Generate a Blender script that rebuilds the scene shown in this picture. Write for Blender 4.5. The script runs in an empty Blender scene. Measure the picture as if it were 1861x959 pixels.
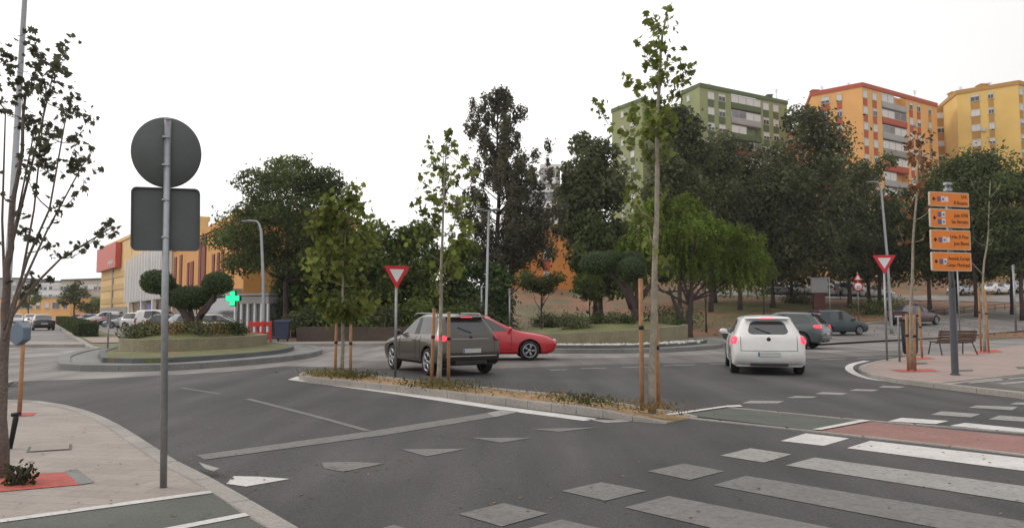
import bpy, bmesh, math, random
import numpy as np
from mathutils import Vector, Matrix
from mathutils.bvhtree import BVHTree
R = math.radians
scene = bpy.context.scene
col = scene.collection

# ------------------------------------------------------------------ camera, sky, sun, exposure
CAMH, FPX, YH = 1.5, 1340.0, 570.0
PITCH = math.atan((YH - 479.5) / FPX)
cam_d = bpy.data.cameras.new('camera')
cam = bpy.data.objects.new('camera', cam_d); col.objects.link(cam)
cam.location = (0, 0, CAMH); cam.rotation_euler = (R(90) + PITCH, 0, 0)
cam_d.sensor_width = 36; cam_d.lens = 36 * FPX / 1861
cam_d.clip_start = 0.05; cam_d.clip_end = 3000
scene.camera = cam

SUN_EL, SUN_AZ = 28.0, -70.0      # azimuth from +Y, clockwise
world = bpy.data.worlds.new('World'); scene.world = world; world.use_nodes = True
nt = world.node_tree; N = nt.nodes; L = nt.links
bg = N['Background']; bg.inputs['Strength'].default_value = 0.1
sky = N.new('ShaderNodeTexSky'); sky.sky_type = 'NISHITA'; sky.sun_disc = False
sky.sun_elevation = R(SUN_EL); sky.sun_rotation = R(SUN_AZ)
sky.air_density = 1.0; sky.dust_density = 3.0
tc = N.new('ShaderNodeTexCoord')
noi = N.new('ShaderNodeTexNoise'); noi.inputs['Scale'].default_value = 1.6; noi.inputs['Detail'].default_value = 5
mp = N.new('ShaderNodeMapping'); mp.inputs['Scale'].default_value = (1, 1, 3)
L.new(tc.outputs['Generated'], mp.inputs['Vector']); L.new(mp.outputs['Vector'], noi.inputs['Vector'])
cr = N.new('ShaderNodeValToRGB')
cr.color_ramp.elements[0].position = 0.3; cr.color_ramp.elements[0].color = (0.91, 0.885, 0.925, 1)
cr.color_ramp.elements[1].position = 0.62; cr.color_ramp.elements[1].color = (1.0, 0.985, 0.965, 1)
L.new(noi.outputs['Fac'], cr.inputs['Fac'])
sc = N.new('ShaderNodeVectorMath'); sc.operation = 'SCALE'; sc.inputs['Scale'].default_value = 13.5
sx = N.new('ShaderNodeSeparateXYZ'); L.new(tc.outputs['Generated'], sx.inputs['Vector'])
mr = N.new('ShaderNodeMapRange'); mr.inputs['From Min'].default_value = .1; mr.inputs['From Max'].default_value = .56; mr.inputs['To Min'].default_value = 14.2; mr.inputs['To Max'].default_value = 10.6
L.new(sx.outputs['X'], mr.inputs['Value']); L.new(mr.outputs['Result'], sc.inputs['Scale'])
L.new(cr.outputs['Color'], sc.inputs[0])
mx = N.new('ShaderNodeMixRGB'); mx.inputs['Fac'].default_value = 0.93
L.new(sky.outputs['Color'], mx.inputs['Color1']); L.new(sc.outputs['Vector'], mx.inputs['Color2'])
L.new(mx.outputs['Color'], bg.inputs['Color'])
sun_d = bpy.data.lights.new('sun', 'SUN'); sun_d.energy = 0.9; sun_d.angle = R(18); sun_d.color = (1, 0.93, 0.84)
sun = bpy.data.objects.new('sun', sun_d); col.objects.link(sun)
sdir = Vector((math.sin(R(SUN_AZ)) * math.cos(R(SUN_EL)), math.cos(R(SUN_AZ)) * math.cos(R(SUN_EL)), math.sin(R(SUN_EL))))
sun.rotation_euler = sdir.to_track_quat('Z', 'Y').to_euler()
scene.view_settings.view_transform = 'Standard'; scene.view_settings.look = 'None'
scene.view_settings.exposure = 0.0; scene.view_settings.gamma = 1.0
scene.view_settings.use_curve_mapping = False

# ------------------------------------------------------------------ points of the place, measured on the photograph
CP, SP = math.cos(PITCH), math.sin(PITCH)
def ray(px, py):
    u = 479.5 - py
    return Vector((px - 930.5, FPX * CP - u * SP, FPX * SP + u * CP))
def G(px, py, z=0.0):
    d = ray(px, py); t = (z - CAMH) / d.z
    return Vector((d.x * t, d.y * t, z))
def At(px, py, D):
    d = ray(px, py); t = D / d.y
    return Vector((d.x * t, D, CAMH + d.z * t))
def interp(x, xs, ys): return float(np.interp(x, xs, ys))
EX = [-13, -4, 3, 12, 20, 30, 60, 300]; EY = [35.6, 37.5, 44, 47, 44.5, 45, 50, 80]
def edge(x): return interp(x, EX, EY)
def hz(x, y):
    if x < -13: 
        return 0.0
    r = max(0.0, y - edge(x))
    if r < 70: z = .03 * r + .0011 * r * r
    else: z = 7.49 + .05 * (r - 70)
    return z * min(1.0, max(0.0, (x + 13) / 12))

# ------------------------------------------------------------------ materials
MATS = {}
def mat(name, c, rough=.8, var=.12, scale=4., var2=0., scale2=40., bump=0., metal=0., spec=.4, coat=0., bscale=None, dirt=None, dist=.02):
    if name in MATS: return MATS[name]
    m = bpy.data.materials.new(name); m.use_nodes = True
    n = m.node_tree.nodes; l = m.node_tree.links; b = n['Principled BSDF']
    b.inputs['Roughness'].default_value = rough; b.inputs['Metallic'].default_value = metal
    b.inputs['Specular IOR Level'].default_value = spec; b.inputs['Coat Weight'].default_value = coat
    b.inputs['Coat Roughness'].default_value = .08
    t = n.new('ShaderNodeTexCoord')
    def noise(s, det=4):
        x = n.new('ShaderNodeTexNoise'); x.inputs['Scale'].default_value = s; x.inputs['Detail'].default_value = det
        l.new(t.outputs['Object'], x.inputs['Vector']); return x
    def mul(src, fac_out, lo, hi):
        mr = n.new('ShaderNodeMapRange'); mr.inputs['From Min'].default_value = .3; mr.inputs['From Max'].default_value = .7
        mr.inputs['To Min'].default_value = lo; mr.inputs['To Max'].default_value = hi
        l.new(fac_out, mr.inputs['Value'])
        v = n.new('ShaderNodeVectorMath'); v.operation = 'SCALE'
        if isinstance(src, tuple): v.inputs[0].default_value = src[:3]
        else: l.new(src, v.inputs[0])
        l.new(mr.outputs['Result'], v.inputs['Scale']); return v.outputs['Vector']
    o = mul(c, noise(scale).outputs['Fac'], 1 - var, 1 + var)
    if var2: o = mul(o, noise(scale2, 2).outputs['Fac'], 1 - var2, 1 + var2)
    if dirt:
        mxx = n.new('ShaderNodeMixRGB'); mr = n.new('ShaderNodeMapRange')
        mr.inputs['From Min'].default_value = dirt[1]; mr.inputs['From Max'].default_value = dirt[1] + (.32 if name.startswith('white') else .15)
        l.new(noise(dirt[2], 6).outputs['Fac'], mr.inputs['Value']); l.new(mr.outputs['Result'], mxx.inputs['Fac'])
        l.new(o, mxx.inputs['Color1']); mxx.inputs['Color2'].default_value = (*dirt[0], 1); o = mxx.outputs['Color']
    l.new(o, b.inputs['Base Color'])
    if bump:
        bp = n.new('ShaderNodeBump'); bp.inputs['Strength'].default_value = bump; bp.inputs['Distance'].default_value = dist
        l.new(noise(bscale or scale2, 4).outputs['Fac'], bp.inputs['Height']); l.new(bp.outputs['Normal'], b.inputs['Normal'])
    MATS[name] = m; return m
def glow(name, c, s, base=(.02, .02, .02)):
    if name in MATS: return MATS[name]
    m = bpy.data.materials.new(name); m.use_nodes = True; b = m.node_tree.nodes['Principled BSDF']
    b.inputs['Base Color'].default_value = (*base, 1); b.inputs['Emission Color'].default_value = (*c, 1)
    b.inputs['Emission Strength'].default_value = s; b.inputs['Roughness'].default_value = .25
    MATS[name] = m; return m
def leafmat(name, lo, hi, trans=.3, cl=.35, cs=.8):
    if name in MATS: return MATS[name]
    m = bpy.data.materials.new(name); m.use_nodes = True; n = m.node_tree.nodes; l = m.node_tree.links
    n.remove(n['Principled BSDF'])
    g = n.new('ShaderNodeNewGeometry'); mxx = n.new('ShaderNodeMixRGB')
    mxx.inputs['Color1'].default_value = (*lo, 1); mxx.inputs['Color2'].default_value = (*hi, 1)
    l.new(g.outputs['Random Per Island'], mxx.inputs['Fac'])
    t = n.new('ShaderNodeTexCoord'); nn = n.new('ShaderNodeTexNoise'); nn.inputs['Scale'].default_value = cs
    l.new(t.outputs['Object'], nn.inputs['Vector'])
    mr = n.new('ShaderNodeMapRange'); mr.inputs['From Min'].default_value = .35; mr.inputs['From Max'].default_value = .65
    mr.inputs['To Min'].default_value = 1 - cl; mr.inputs['To Max'].default_value = 1 + cl
    l.new(nn.outputs['Fac'], mr.inputs['Value'])
    v = n.new('ShaderNodeVectorMath'); v.operation = 'SCALE'; l.new(mxx.outputs['Color'], v.inputs[0]); l.new(mr.outputs['Result'], v.inputs['Scale'])
    d = n.new('ShaderNodeBsdfPrincipled'); d.inputs['Roughness'].default_value = .75; d.inputs['Specular IOR Level'].default_value = .12
    tr = n.new('ShaderNodeBsdfTranslucent')
    l.new(v.outputs['Vector'], d.inputs['Base Color']); l.new(v.outputs['Vector'], tr.inputs['Color'])
    ms = n.new('ShaderNodeMixShader'); ms.inputs['Fac'].default_value = trans
    l.new(d.outputs['BSDF'], ms.inputs[1]); l.new(tr.outputs['BSDF'], ms.inputs[2]); l.new(ms.outputs['Shader'], n['Material Output'].inputs['Surface'])
    MATS[name] = m; return m
def asphalt(name, c, patch=.18, grain=.3, crack=.5):
    m = mat(name, c, rough=.82, var=patch, scale=.35, var2=grain, scale2=55, bump=.5, bscale=60, spec=.35, dist=.012)
    n = m.node_tree.nodes; l = m.node_tree.links; b = n['Principled BSDF']
    src = b.inputs['Base Color'].links[0].from_socket
    t = n.new('ShaderNodeTexCoord')
    # tyre-polished long streaks, a real wear of the surface
    mpp = n.new('ShaderNodeMapping'); mpp.inputs['Scale'].default_value = (.9, .12, 1); mpp.inputs['Rotation'].default_value = (0, 0, R(25))
    l.new(t.outputs['Object'], mpp.inputs['Vector'])
    w = n.new('ShaderNodeTexNoise'); w.inputs['Scale'].default_value = 1.3; w.inputs['Detail'].default_value = 3; l.new(mpp.outputs['Vector'], w.inputs['Vector'])
    mr = n.new('ShaderNodeMapRange'); mr.inputs['From Min'].default_value = .35; mr.inputs['From Max'].default_value = .68
    mr.inputs['To Min'].default_value = .74; mr.inputs['To Max'].default_value = 1.28; l.new(w.outputs['Fac'], mr.inputs['Value'])
    v = n.new('ShaderNodeVectorMath'); v.operation = 'SCALE'; l.new(src, v.inputs[0]); l.new(mr.outputs['Result'], v.inputs['Scale'])
    # fine cracks
    vo = n.new('ShaderNodeTexVoronoi'); vo.feature = 'DISTANCE_TO_EDGE'; vo.inputs['Scale'].default_value = .32
    wn = n.new('ShaderNodeTexNoise'); wn.inputs['Scale'].default_value = 1.5; l.new(t.outputs['Object'], wn.inputs['Vector'])
    ad = n.new('ShaderNodeMixRGB'); ad.blend_type = 'ADD'; ad.inputs['Fac'].default_value = 1
    l.new(t.outputs['Object'], ad.inputs['Color1']); l.new(wn.outputs['Color'], ad.inputs['Color2']); l.new(ad.outputs['Color'], vo.inputs['Vector'])
    m2 = n.new('ShaderNodeMapRange'); m2.inputs['From Min'].default_value = 0; m2.inputs['From Max'].default_value = .004
    m2.inputs['To Min'].default_value = 1 - crack * .5; m2.inputs['To Max'].default_value = 1; l.new(vo.outputs['Distance'], m2.inputs['Value'])
    v2 = n.new('ShaderNodeVectorMath'); v2.operation = 'SCALE'; l.new(v.outputs['Vector'], v2.inputs[0]); l.new(m2.outputs['Result'], v2.inputs['Scale'])
    l.new(v2.outputs['Vector'], b.inputs['Base Color'])
    return m
def paint(name, c, wear, under=(.08, .076, .071)):
    return mat(name, c, rough=.7, var=.1, scale=3, var2=.12, scale2=30, dirt=(under, wear, 14), bump=.3, bscale=60)

def tiles(name, c, c2, mortar, w=.4, h=.2, rot=0.):
    m = mat(name, c, rough=.85, var=.08, scale=.7, var2=.06, scale2=20, bump=.2)
    n = m.node_tree.nodes; l = m.node_tree.links; b = n['Principled BSDF']
    src = b.inputs['Base Color'].links[0].from_socket
    t = n.new('ShaderNodeTexCoord'); mpp = n.new('ShaderNodeMapping'); mpp.inputs['Rotation'].default_value = (0, 0, rot)
    l.new(t.outputs['Object'], mpp.inputs['Vector'])
    br = n.new('ShaderNodeTexBrick'); br.inputs['Scale'].default_value = 1; br.inputs['Brick Width'].default_value = w; br.inputs['Row Height'].default_value = h
    br.inputs['Mortar Size'].default_value = .004; br.inputs['Mortar Smooth'].default_value = .3
    br.inputs['Color1'].default_value = (1, 1, 1, 1); br.inputs['Color2'].default_value = (*c2, 1); br.inputs['Mortar'].default_value = (*mortar, 1)
    l.new(mpp.outputs['Vector'], br.inputs['Vector'])
    mu = n.new('ShaderNodeMixRGB'); mu.blend_type = 'MULTIPLY'; mu.inputs['Fac'].default_value = 1
    l.new(src, mu.inputs['Color1']); l.new(br.outputs['Color'], mu.inputs['Color2']); l.new(mu.outputs['Color'], b.inputs['Base Color'])
    return m

M = dict(
    old_asphalt=asphalt('old_asphalt', (.195, .18, .168)), new_asphalt=asphalt('new_asphalt', (.060, .0565, .0555), patch=.18),
    ring_asphalt=asphalt('ring_asphalt', (.12, .11, .103), patch=.15),
    pave=tiles('pave', (.31, .27, .238), (.88, .86, .85), (.62, .6, .58), .4, .2, R(8)),
    pave_red=tiles('pave_red', (.315, .245, .215), (.9, .88, .87), (.65, .62, .6), .4, .2, R(-6)),
    kerb=mat('kerb', (.27, .25, .225), var=.15, scale=1.2, var2=.15, scale2=30, bump=.3),
    kerb_grey=mat('kerb_grey', (.17, .17, .16), var=.2, scale=1., var2=.15, scale2=25, bump=.3),
    kerb_dark=mat('kerb_dark', (.10, .105, .10), var=.2, scale=1., var2=.15, scale2=25, bump=.3),
    green_path=mat('green_path', (.082, .089, .073), var=.14, scale=1.5, var2=.2, scale2=45, bump=.3),
    red_path=mat('red_path', (.24, .125, .105), var=.15, scale=1.5, var2=.18, scale2=40, bump=.3),
    red_pit=mat('red_pit', (.40, .085, .065), var=.15, scale=6, var2=.2, scale2=60, bump=.5),
    white_new=paint('white_new', (.52, .50, .475), .60), white_old=paint('white_old', (.15, .143, .134), .50),
    white_mid=paint('white_mid', (.26, .25, .232), .53), white_line=paint('white_line', (.5, .48, .45), .66),
    soil=mat('soil', (.30, .195, .10), var=.25, scale=2.5, var2=.3, scale2=22, bump=1., dirt=((.09, .095, .035), .56, 3.), dist=.05),
    earth=mat('earth', (.19, .095, .048), var=.25, scale=.25, var2=.25, scale2=3, bump=.6, dirt=((.10, .092, .04), .46, .22), dist=.08),
    grass=mat('grass', (.12, .125, .045), var=.25, scale=1., var2=.3, scale2=20, bump=.8, dirt=((.22, .13, .06), .58, .6), dist=.05),
    wall_stone=mat('wall_stone', (.21, .185, .12), var=.15, scale=1.5, var2=.15, scale2=14, bump=.5),
    wall_brown=mat('wall_brown', (.075, .054, .04), var=.2, scale=.8, var2=.2, scale2=9, bump=.5),
    steel=mat('steel', (.30, .31, .32), rough=.45, var=.08, metal=.75, var2=.08, scale2=25),
    grey_paint=mat('grey_paint', (.078, .086, .083), rough=.6, var=.08, var2=.06, scale2=60),
    grey_post=mat('grey_post', (.20, .20, .20), rough=.5, var=.08, metal=.3),
    dark_post=mat('dark_post', (.045, .045, .052), rough=.5, var=.08),
    white_paint=mat('white_paint', (.62, .62, .61), rough=.45, var=.04), red_paint=mat('red_paint', (.50, .018, .03), rough=.4, var=.05),
    black=mat('black', (.012, .012, .013), rough=.6, var=.1), trim=mat('trim', (.02, .02, .022), rough=.55, var=.1),
    rubber=mat('rubber', (.016, .016, .016), rough=.85, var=.1), rim=mat('rim', (.35, .35, .36), rough=.35, metal=.8, var=.05),
    glass=mat('glass', (.03, .034, .036), rough=.06, var=.1, spec=.8), plate=mat('plate', (.42, .43, .41), rough=.4, var=.03),
    orange_sign=mat('orange_sign', (.70, .19, .012), rough=.4, var=.06), cream_edge=mat('cream_edge', (.48, .40, .30), rough=.4, var=.04),
    stake=mat('stake', (.34, .18, .085), rough=.8, var=.2, scale=9, var2=.15, scale2=60, bump=.3),
    bark=mat('bark', (.13, .10, .085), rough=.9, var=.25, scale=6, var2=.2, scale2=40, bump=.8),
    bark_pale=mat('bark_pale', (.27, .235, .18), rough=.85, var=.2, scale=8, var2=.15, scale2=50, bump=.4, dirt=((.14, .14, .08), .55, 9)),
    bark_dark=mat('bark_dark', (.055, .038, .035), rough=.9, var=.25, scale=5, var2=.2, scale2=30, bump=.8),
    wood=mat('wood', (.10, .055, .042), rough=.6, var=.2, scale=9),
    roof_tile=mat('roof_tile', (.10, .095, .085), var=.15),
    lamp_red=glow('lamp_red', (1, .03, .06), 2.2, (.3, .01, .02)), lamp_red_off=mat('lamp_red_off', (.25, .01, .02), rough=.2, var=.05),
    cross=glow('cross', (.0, .95, .26), 1.9), cross_dim=glow('cross_dim', (.0, .35, .12), .35),
    headlamp=glow('headlamp', (1, .95, .9), 3.0, (.6, .6, .6)),
)
LM = dict(
    young=leafmat('leaf_young', (.075, .10, .022), (.21, .24, .055), .42), young_dark=leafmat('leaf_young_dark', (.022, .035, .012), (.06, .075, .025), .25),
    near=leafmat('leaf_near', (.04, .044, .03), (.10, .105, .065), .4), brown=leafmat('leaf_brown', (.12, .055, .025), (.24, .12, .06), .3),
    mid=leafmat('leaf_mid', (.055, .085, .02), (.16, .20, .05), .42, .5, .6), feather=leafmat('leaf_feather', (.052, .072, .026), (.13, .16, .055), .42, .5, .5),
    dark=leafmat('leaf_dark', (.060, .072, .036), (.155, .17, .075), .45, .5, .45), pine=leafmat('leaf_pine', (.070, .066, .045), (.155, .145, .092), .45, .4, .5),
    willow=leafmat('leaf_willow', (.06, .10, .016), (.17, .225, .035), .42, .4, .5), topiary=leafmat('leaf_topiary', (.04, .065, .022), (.09, .13, .045), .25, .15),
    hedge=leafmat('leaf_hedge', (.03, .048, .014), (.075, .10, .03), .2), shrub=leafmat('leaf_shrub', (.07, .08, .038), (.17, .18, .085), .3),
    dry=leafmat('leaf_dry', (.10, .085, .03), (.26, .17, .07), .25), olive=leafmat('leaf_olive', (.05, .06, .02), (.13, .13, .045), .3),
)

# ------------------------------------------------------------------ mesh building
class MB:
    def __init__(s): s.v = []; s.f = []; s.m = []; s.sm = []
    def add(s, vs, fs, mi=0, smooth=False):
        o = len(s.v); s.v += [tuple(v) for v in vs]
        for f in fs: s.f.append([o + i for i in f]); s.m.append(mi); s.sm.append(smooth)
    def obox(s, c, ax, h, mi=0):
        c = Vector(c); a = [Vector(x).normalized() * hh for x, hh in zip(ax, h)]
        vs = [c + a[0] * i + a[1] * j + a[2] * k for i in (-1, 1) for j in (-1, 1) for k in (-1, 1)]
        s.add(vs, [(0, 1, 3, 2), (4, 6, 7, 5), (0, 4, 5, 1), (2, 3, 7, 6), (0, 2, 6, 4), (1, 5, 7, 3)], mi)
    def box(s, x0, x1, y0, y1, z0, z1, mi=0):
        s.obox(((x0 + x1) / 2, (y0 + y1) / 2, (z0 + z1) / 2), ((1, 0, 0), (0, 1, 0), (0, 0, 1)), (abs(x1 - x0) / 2, abs(y1 - y0) / 2, abs(z1 - z0) / 2), mi)
    def tube(s, pts, rs, n=8, mi=0, cap=True):
        pts = [Vector(p) for p in pts]
        if not hasattr(rs, '__len__'): rs = [rs] * len(pts)
        o = len(s.v); prev = None
        for i, p in enumerate(pts):
            t = (pts[min(i + 1, len(pts) - 1)] - pts[max(i - 1, 0)]).normalized()
            if prev is None:
                a = Vector((1, 0, 0)) if abs(t.x) < .8 else Vector((0, 1, 0))
                a = (a - t * a.dot(t)).normalized()
            else:
                a = prev - t * prev.dot(t)
                a = a.normalized() if a.length > 1e-6 else Vector((1, 0, 0))
            prev = a; b = t.cross(a)
            for k in range(n):
                an = 2 * math.pi * k / n; s.v.append(tuple(p + (a * math.cos(an) + b * math.sin(an)) * rs[i]))
        for i in range(len(pts) - 1):
            for k in range(n):
                k2 = (k + 1) % n
                s.f.append([o + i * n + k, o + i * n + k2, o + (i + 1) * n + k2, o + (i + 1) * n + k]); s.m.append(mi); s.sm.append(True)
        if cap:
            s.f.append([o + k for k in reversed(range(n))]); s.m.append(mi); s.sm.append(False)
            q = o + (len(pts) - 1) * n; s.f.append([q + k for k in range(n)]); s.m.append(mi); s.sm.append(False)
    def prism(s, poly, z0, z1, mi=0, bottom=False):
        n = len(poly); a = sum(poly[i][0] * poly[(i + 1) % n][1] - poly[(i + 1) % n][0] * poly[i][1] for i in range(n))
        if a < 0: poly = list(reversed(poly))
        vs = [(p[0], p[1], z0) for p in poly] + [(p[0], p[1], z1) for p in poly]
        fs = [list(range(n, 2 * n))] + [[i, (i + 1) % n, n + (i + 1) % n, n + i] for i in range(n)]
        if bottom: fs.append(list(reversed(range(n))))
        s.add(vs, fs, mi)
    def sheet(s, poly, z, mi=0):
        n = len(poly); a = sum(poly[i][0] * poly[(i + 1) % n][1] - poly[(i + 1) % n][0] * poly[i][1] for i in range(n))
        if a < 0: poly = list(reversed(poly))
        s.add([(p[0], p[1], z) for p in poly], [list(range(n))], mi)
    def lathe(s, prof, n=24, mi=0, axis='z', c=(0, 0, 0)):
        o = len(s.v)
        for r, h in prof:
            for k in range(n):
                a = 2 * math.pi * k / n; x, y = r * math.cos(a), r * math.sin(a)
                p = (x, y, h) if axis == 'z' else (h, x, y)
                s.v.append((p[0] + c[0], p[1] + c[1], p[2] + c[2]))
        for i in range(len(prof) - 1):
            for k in range(n):
                k2 = (k + 1) % n
                s.f.append([o + i * n + k, o + i * n + k2, o + (i + 1) * n + k2, o + (i + 1) * n + k]); s.m.append(mi); s.sm.append(True)
    def ellip(s, c, r, n=16, m=10, mi=0, wob=0, seed=0):
        rg = random.Random(seed); o = len(s.v)
        for i in range(m + 1):
            th = math.pi * i / m
            for k in range(n):
                ph = 2 * math.pi * k / n; w = 1 + rg.uniform(-wob, wob)
                s.v.append((c[0] + r[0] * w * math.sin(th) * math.cos(ph), c[1] + r[1] * w * math.sin(th) * math.sin(ph), c[2] + r[2] * w * math.cos(th)))
        for i in range(m):
            for k in range(n):
                k2 = (k + 1) % n
                s.f.append([o + i * n + k, o + (i + 1) * n + k, o + (i + 1) * n + k2, o + i * n + k2]); s.m.append(mi); s.sm.append(True)
    def build(s, name, mats, parent=None, bevel=0, loc=None):
        me = bpy.data.meshes.new(name); me.from_pydata(s.v, [], s.f)
        if not isinstance(mats, (list, tuple)): mats = [mats]
        for m in mats: me.materials.append(m)
        me.polygons.foreach_set('material_index', s.m); me.polygons.foreach_set('use_smooth', s.sm); me.update()
        o = bpy.data.objects.new(name, me); col.objects.link(o)
        if parent: o.parent = parent
        if loc: o.location = loc
        if bevel:
            b = o.modifiers.new('bevel', 'BEVEL'); b.width = bevel; b.segments = 2; b.limit_method = 'ANGLE'
        return o
def tag(o, label=None, cat=None, group=None, kind=None):
    for k, v in (('label', label), ('category', cat), ('group', group), ('kind', kind)):
        if v: o[k] = v
    return o
def thing(name, label, cat, loc=(0, 0, 0), rz=0, group=None):
    o = bpy.data.objects.new(name, None); col.objects.link(o); o.location = loc; o.rotation_euler = (0, 0, rz)
    o.empty_display_size = .1
    return tag(o, label, cat, group)
KIDS = {}
def copy_tree(o, parent=None):
    c = o.copy(); col.objects.link(c)
    if parent: c.parent = parent
    for ch in list(o.children): copy_tree(ch, c)
    return c
def struct(mb, name, m, **k): return tag(mb.build(name, m, **k), kind='structure')
def text(body, size, m, parent, M4, align='LEFT', name='lettering'):
    cu = bpy.data.curves.new('t', 'FONT'); cu.body = body; cu.size = size; cu.align_x = align; cu.extrude = .002
    o = bpy.data.objects.new('t', cu); col.objects.link(o)
    dg = bpy.context.evaluated_depsgraph_get(); me = bpy.data.meshes.new_from_object(o.evaluated_get(dg))
    bpy.data.objects.remove(o); bpy.data.curves.remove(cu)
    me.transform(M4); me.materials.clear(); me.materials.append(m)
    r = bpy.data.objects.new(name, me); col.objects.link(r); r.parent = parent; return r
def smooth_poly(P, k=4, closed=True):
    out = []; n = len(P)
    rng = range(n) if closed else range(n - 1)
    for i in rng:
        g = (lambda j: P[j % n]) if closed else (lambda j: P[min(max(j, 0), n - 1)])
        p0, p1, p2, p3 = (Vector(g(i - 1)[:2]), Vector(g(i)[:2]), Vector(g(i + 1)[:2]), Vector(g(i + 2)[:2]))
        for q in range(k):
            t = q / k
            out.append(.5 * ((2 * p1) + (p2 - p0) * t + (2 * p0 - 5 * p1 + 4 * p2 - p3) * t * t + (3 * p1 - p0 - 3 * p2 + p3) * t ** 3))
    if not closed: out.append(Vector(P[-1][:2]))
    return out
def resample(P, step, closed=False):
    P = [Vector(p[:2]) for p in P]
    if closed: P = P + [P[0]]
    out = [P[0]]; acc = 0
    d = [0]
    for a, b in zip(P, P[1:]): d.append(d[-1] + (b - a).length)
    n = max(1, round(d[-1] / step)); res = []
    for i in range(n + 1):
        s_ = d[-1] * i / n; j = max(0, min(len(P) - 2, int(np.searchsorted(d, s_, side='right')) - 1))
        t = (s_ - d[j]) / max(1e-9, d[j + 1] - d[j]); res.append(P[j].lerp(P[j + 1], min(1, t)))
    return res
def kerb(mb, P, w, z0, z1, step=1.0, gap=.008, closed=False, side=0.0, zf=None):
    """short kerb stones in a row along P, side shifts them to the left of the line"""
    Q = resample(P, step, closed); n = len(Q)
    nr = []
    for i in range(n):
        a = Q[i - 1] if i > 0 else (Q[-2] if closed else Q[0]); b = Q[i + 1] if i < n - 1 else (Q[1] if closed else Q[-1])
        t = (b - a).normalized(); nr.append(Vector((-t.y, t.x)))
    for i in range(n - 1):
        t = (Q[i + 1] - Q[i]).normalized() * gap / 2
        a, b = Q[i] + t, Q[i + 1] - t
        o0, o1 = side - w / 2, side + w / 2
        pts = [a + nr[i] * o0, b + nr[i + 1] * o0, b + nr[i + 1] * o1, a + nr[i] * o1]
        h = [(zf(p.x, p.y) if zf else 0) for p in pts]; ch = .012
        vs = [(p.x, p.y, z0 + hh) for p, hh in zip(pts, h)] + [(p.x, p.y, z1 - ch + hh) for p, hh in zip(pts, h)]
        c = sum(pts, Vector((0, 0))) / 4
        vs += [(p.x + (c.x - p.x) * .05 + 0, p.y + (c.y - p.y) * .05, z1 + hh) for p, hh in zip(pts, h)]
        fs = [(0, 1, 5, 4), (1, 2, 6, 5), (2, 3, 7, 6), (3, 0, 4, 7), (4, 5, 9, 8), (5, 6, 10, 9), (6, 7, 11, 10), (7, 4, 8, 11), (8, 9, 10, 11)]
        mb.add(vs, fs)
def strip(mb, P, w, z, mi=0, side=0., zf=None):
    P = [Vector(p[:2]) for p in P]; n = len(P); L_ = []; R_ = []
    for i in range(n):
        t = (P[min(i + 1, n - 1)] - P[max(i - 1, 0)]).normalized(); nn = Vector((-t.y, t.x))
        L_.append(P[i] + nn * (side + w / 2)); R_.append(P[i] + nn * (side - w / 2))
    vs = []; 
    for a, b in zip(R_, L_): vs += [(a.x, a.y, z + (zf(a.x, a.y) if zf else 0)), (b.x, b.y, z + (zf(b.x, b.y) if zf else 0))]
    mb.add(vs, [(2 * i, 2 * i + 2, 2 * i + 3, 2 * i + 1) for i in range(n - 1)], mi)
def PX(pts, z=0.): return [G(x, y, z) for x, y in pts]
def shrink(P, d):
    P = [Vector(p[:2]) for p in P]; n = len(P)
    a = sum(P[i].x * P[(i + 1) % n].y - P[(i + 1) % n].x * P[i].y for i in range(n)); sg = 1 if a > 0 else -1
    out = []
    for i in range(n):
        t = (P[(i + 1) % n] - P[i - 1]).normalized(); out.append(P[i] + Vector((-t.y, t.x)) * d * sg)
    return out

# ------------------------------------------------------------------ leaves and trees
MAPLE = [(0, 0), (.30, .02), (.52, .30), (.30, .38), (.42, .72), (.14, .62), (0, 1.0), (-.14, .62), (-.42, .72), (-.30, .38), (-.52, .30), (-.30, .02)]
DIAM = [(0, 0), (.33, .45), (0, 1.), (-.33, .45)]
NARROW = [(0, 0), (.12, .4), (0, 1.), (-.12, .4)]
def leaves(name, P, Dn, size, m, parent, shape=DIAM, rng=None, down=0., fold=.25):
    P = np.asarray(P, float); n = len(P); Dn = np.asarray(Dn, float); k = len(shape)
    nrm = Dn * .7 + rng.normal(size=(n, 3)) * .6 + np.array([0, 0, .35]); nrm /= np.linalg.norm(nrm, axis=1)[:, None] + 1e-9
    ax = rng.normal(size=(n, 3)) + np.array([0, 0, -down]) + Dn * .4
    ax -= nrm * (ax * nrm).sum(1)[:, None]; ax /= np.linalg.norm(ax, axis=1)[:, None] + 1e-9
    bx = np.cross(nrm, ax); s = size * rng.uniform(.6, 1.35, size=(n, 1))
    V = np.empty((n, k, 3))
    for i, (u, w) in enumerate(shape):
        V[:, i] = P + bx * (u * s) + ax * ((w - .4) * s) + nrm * (abs(u) * fold * s)
    me = bpy.data.meshes.new(name); me.vertices.add(n * k); me.vertices.foreach_set('co', V.ravel())
    me.loops.add(n * k); me.loops.foreach_set('vertex_index', np.arange(n * k, dtype=np.int32))
    me.polygons.add(n); me.polygons.foreach_set('loop_start', np.arange(0, n * k, k, dtype=np.int32))
    me.polygons.foreach_set('loop_total', np.full(n, k, dtype=np.int32))
    me.update(calc_edges=True); me.validate(); me.materials.append(m)
    o = bpy.data.objects.new(name, me); col.objects.link(o)
    if parent: o.parent = parent
    return o
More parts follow.
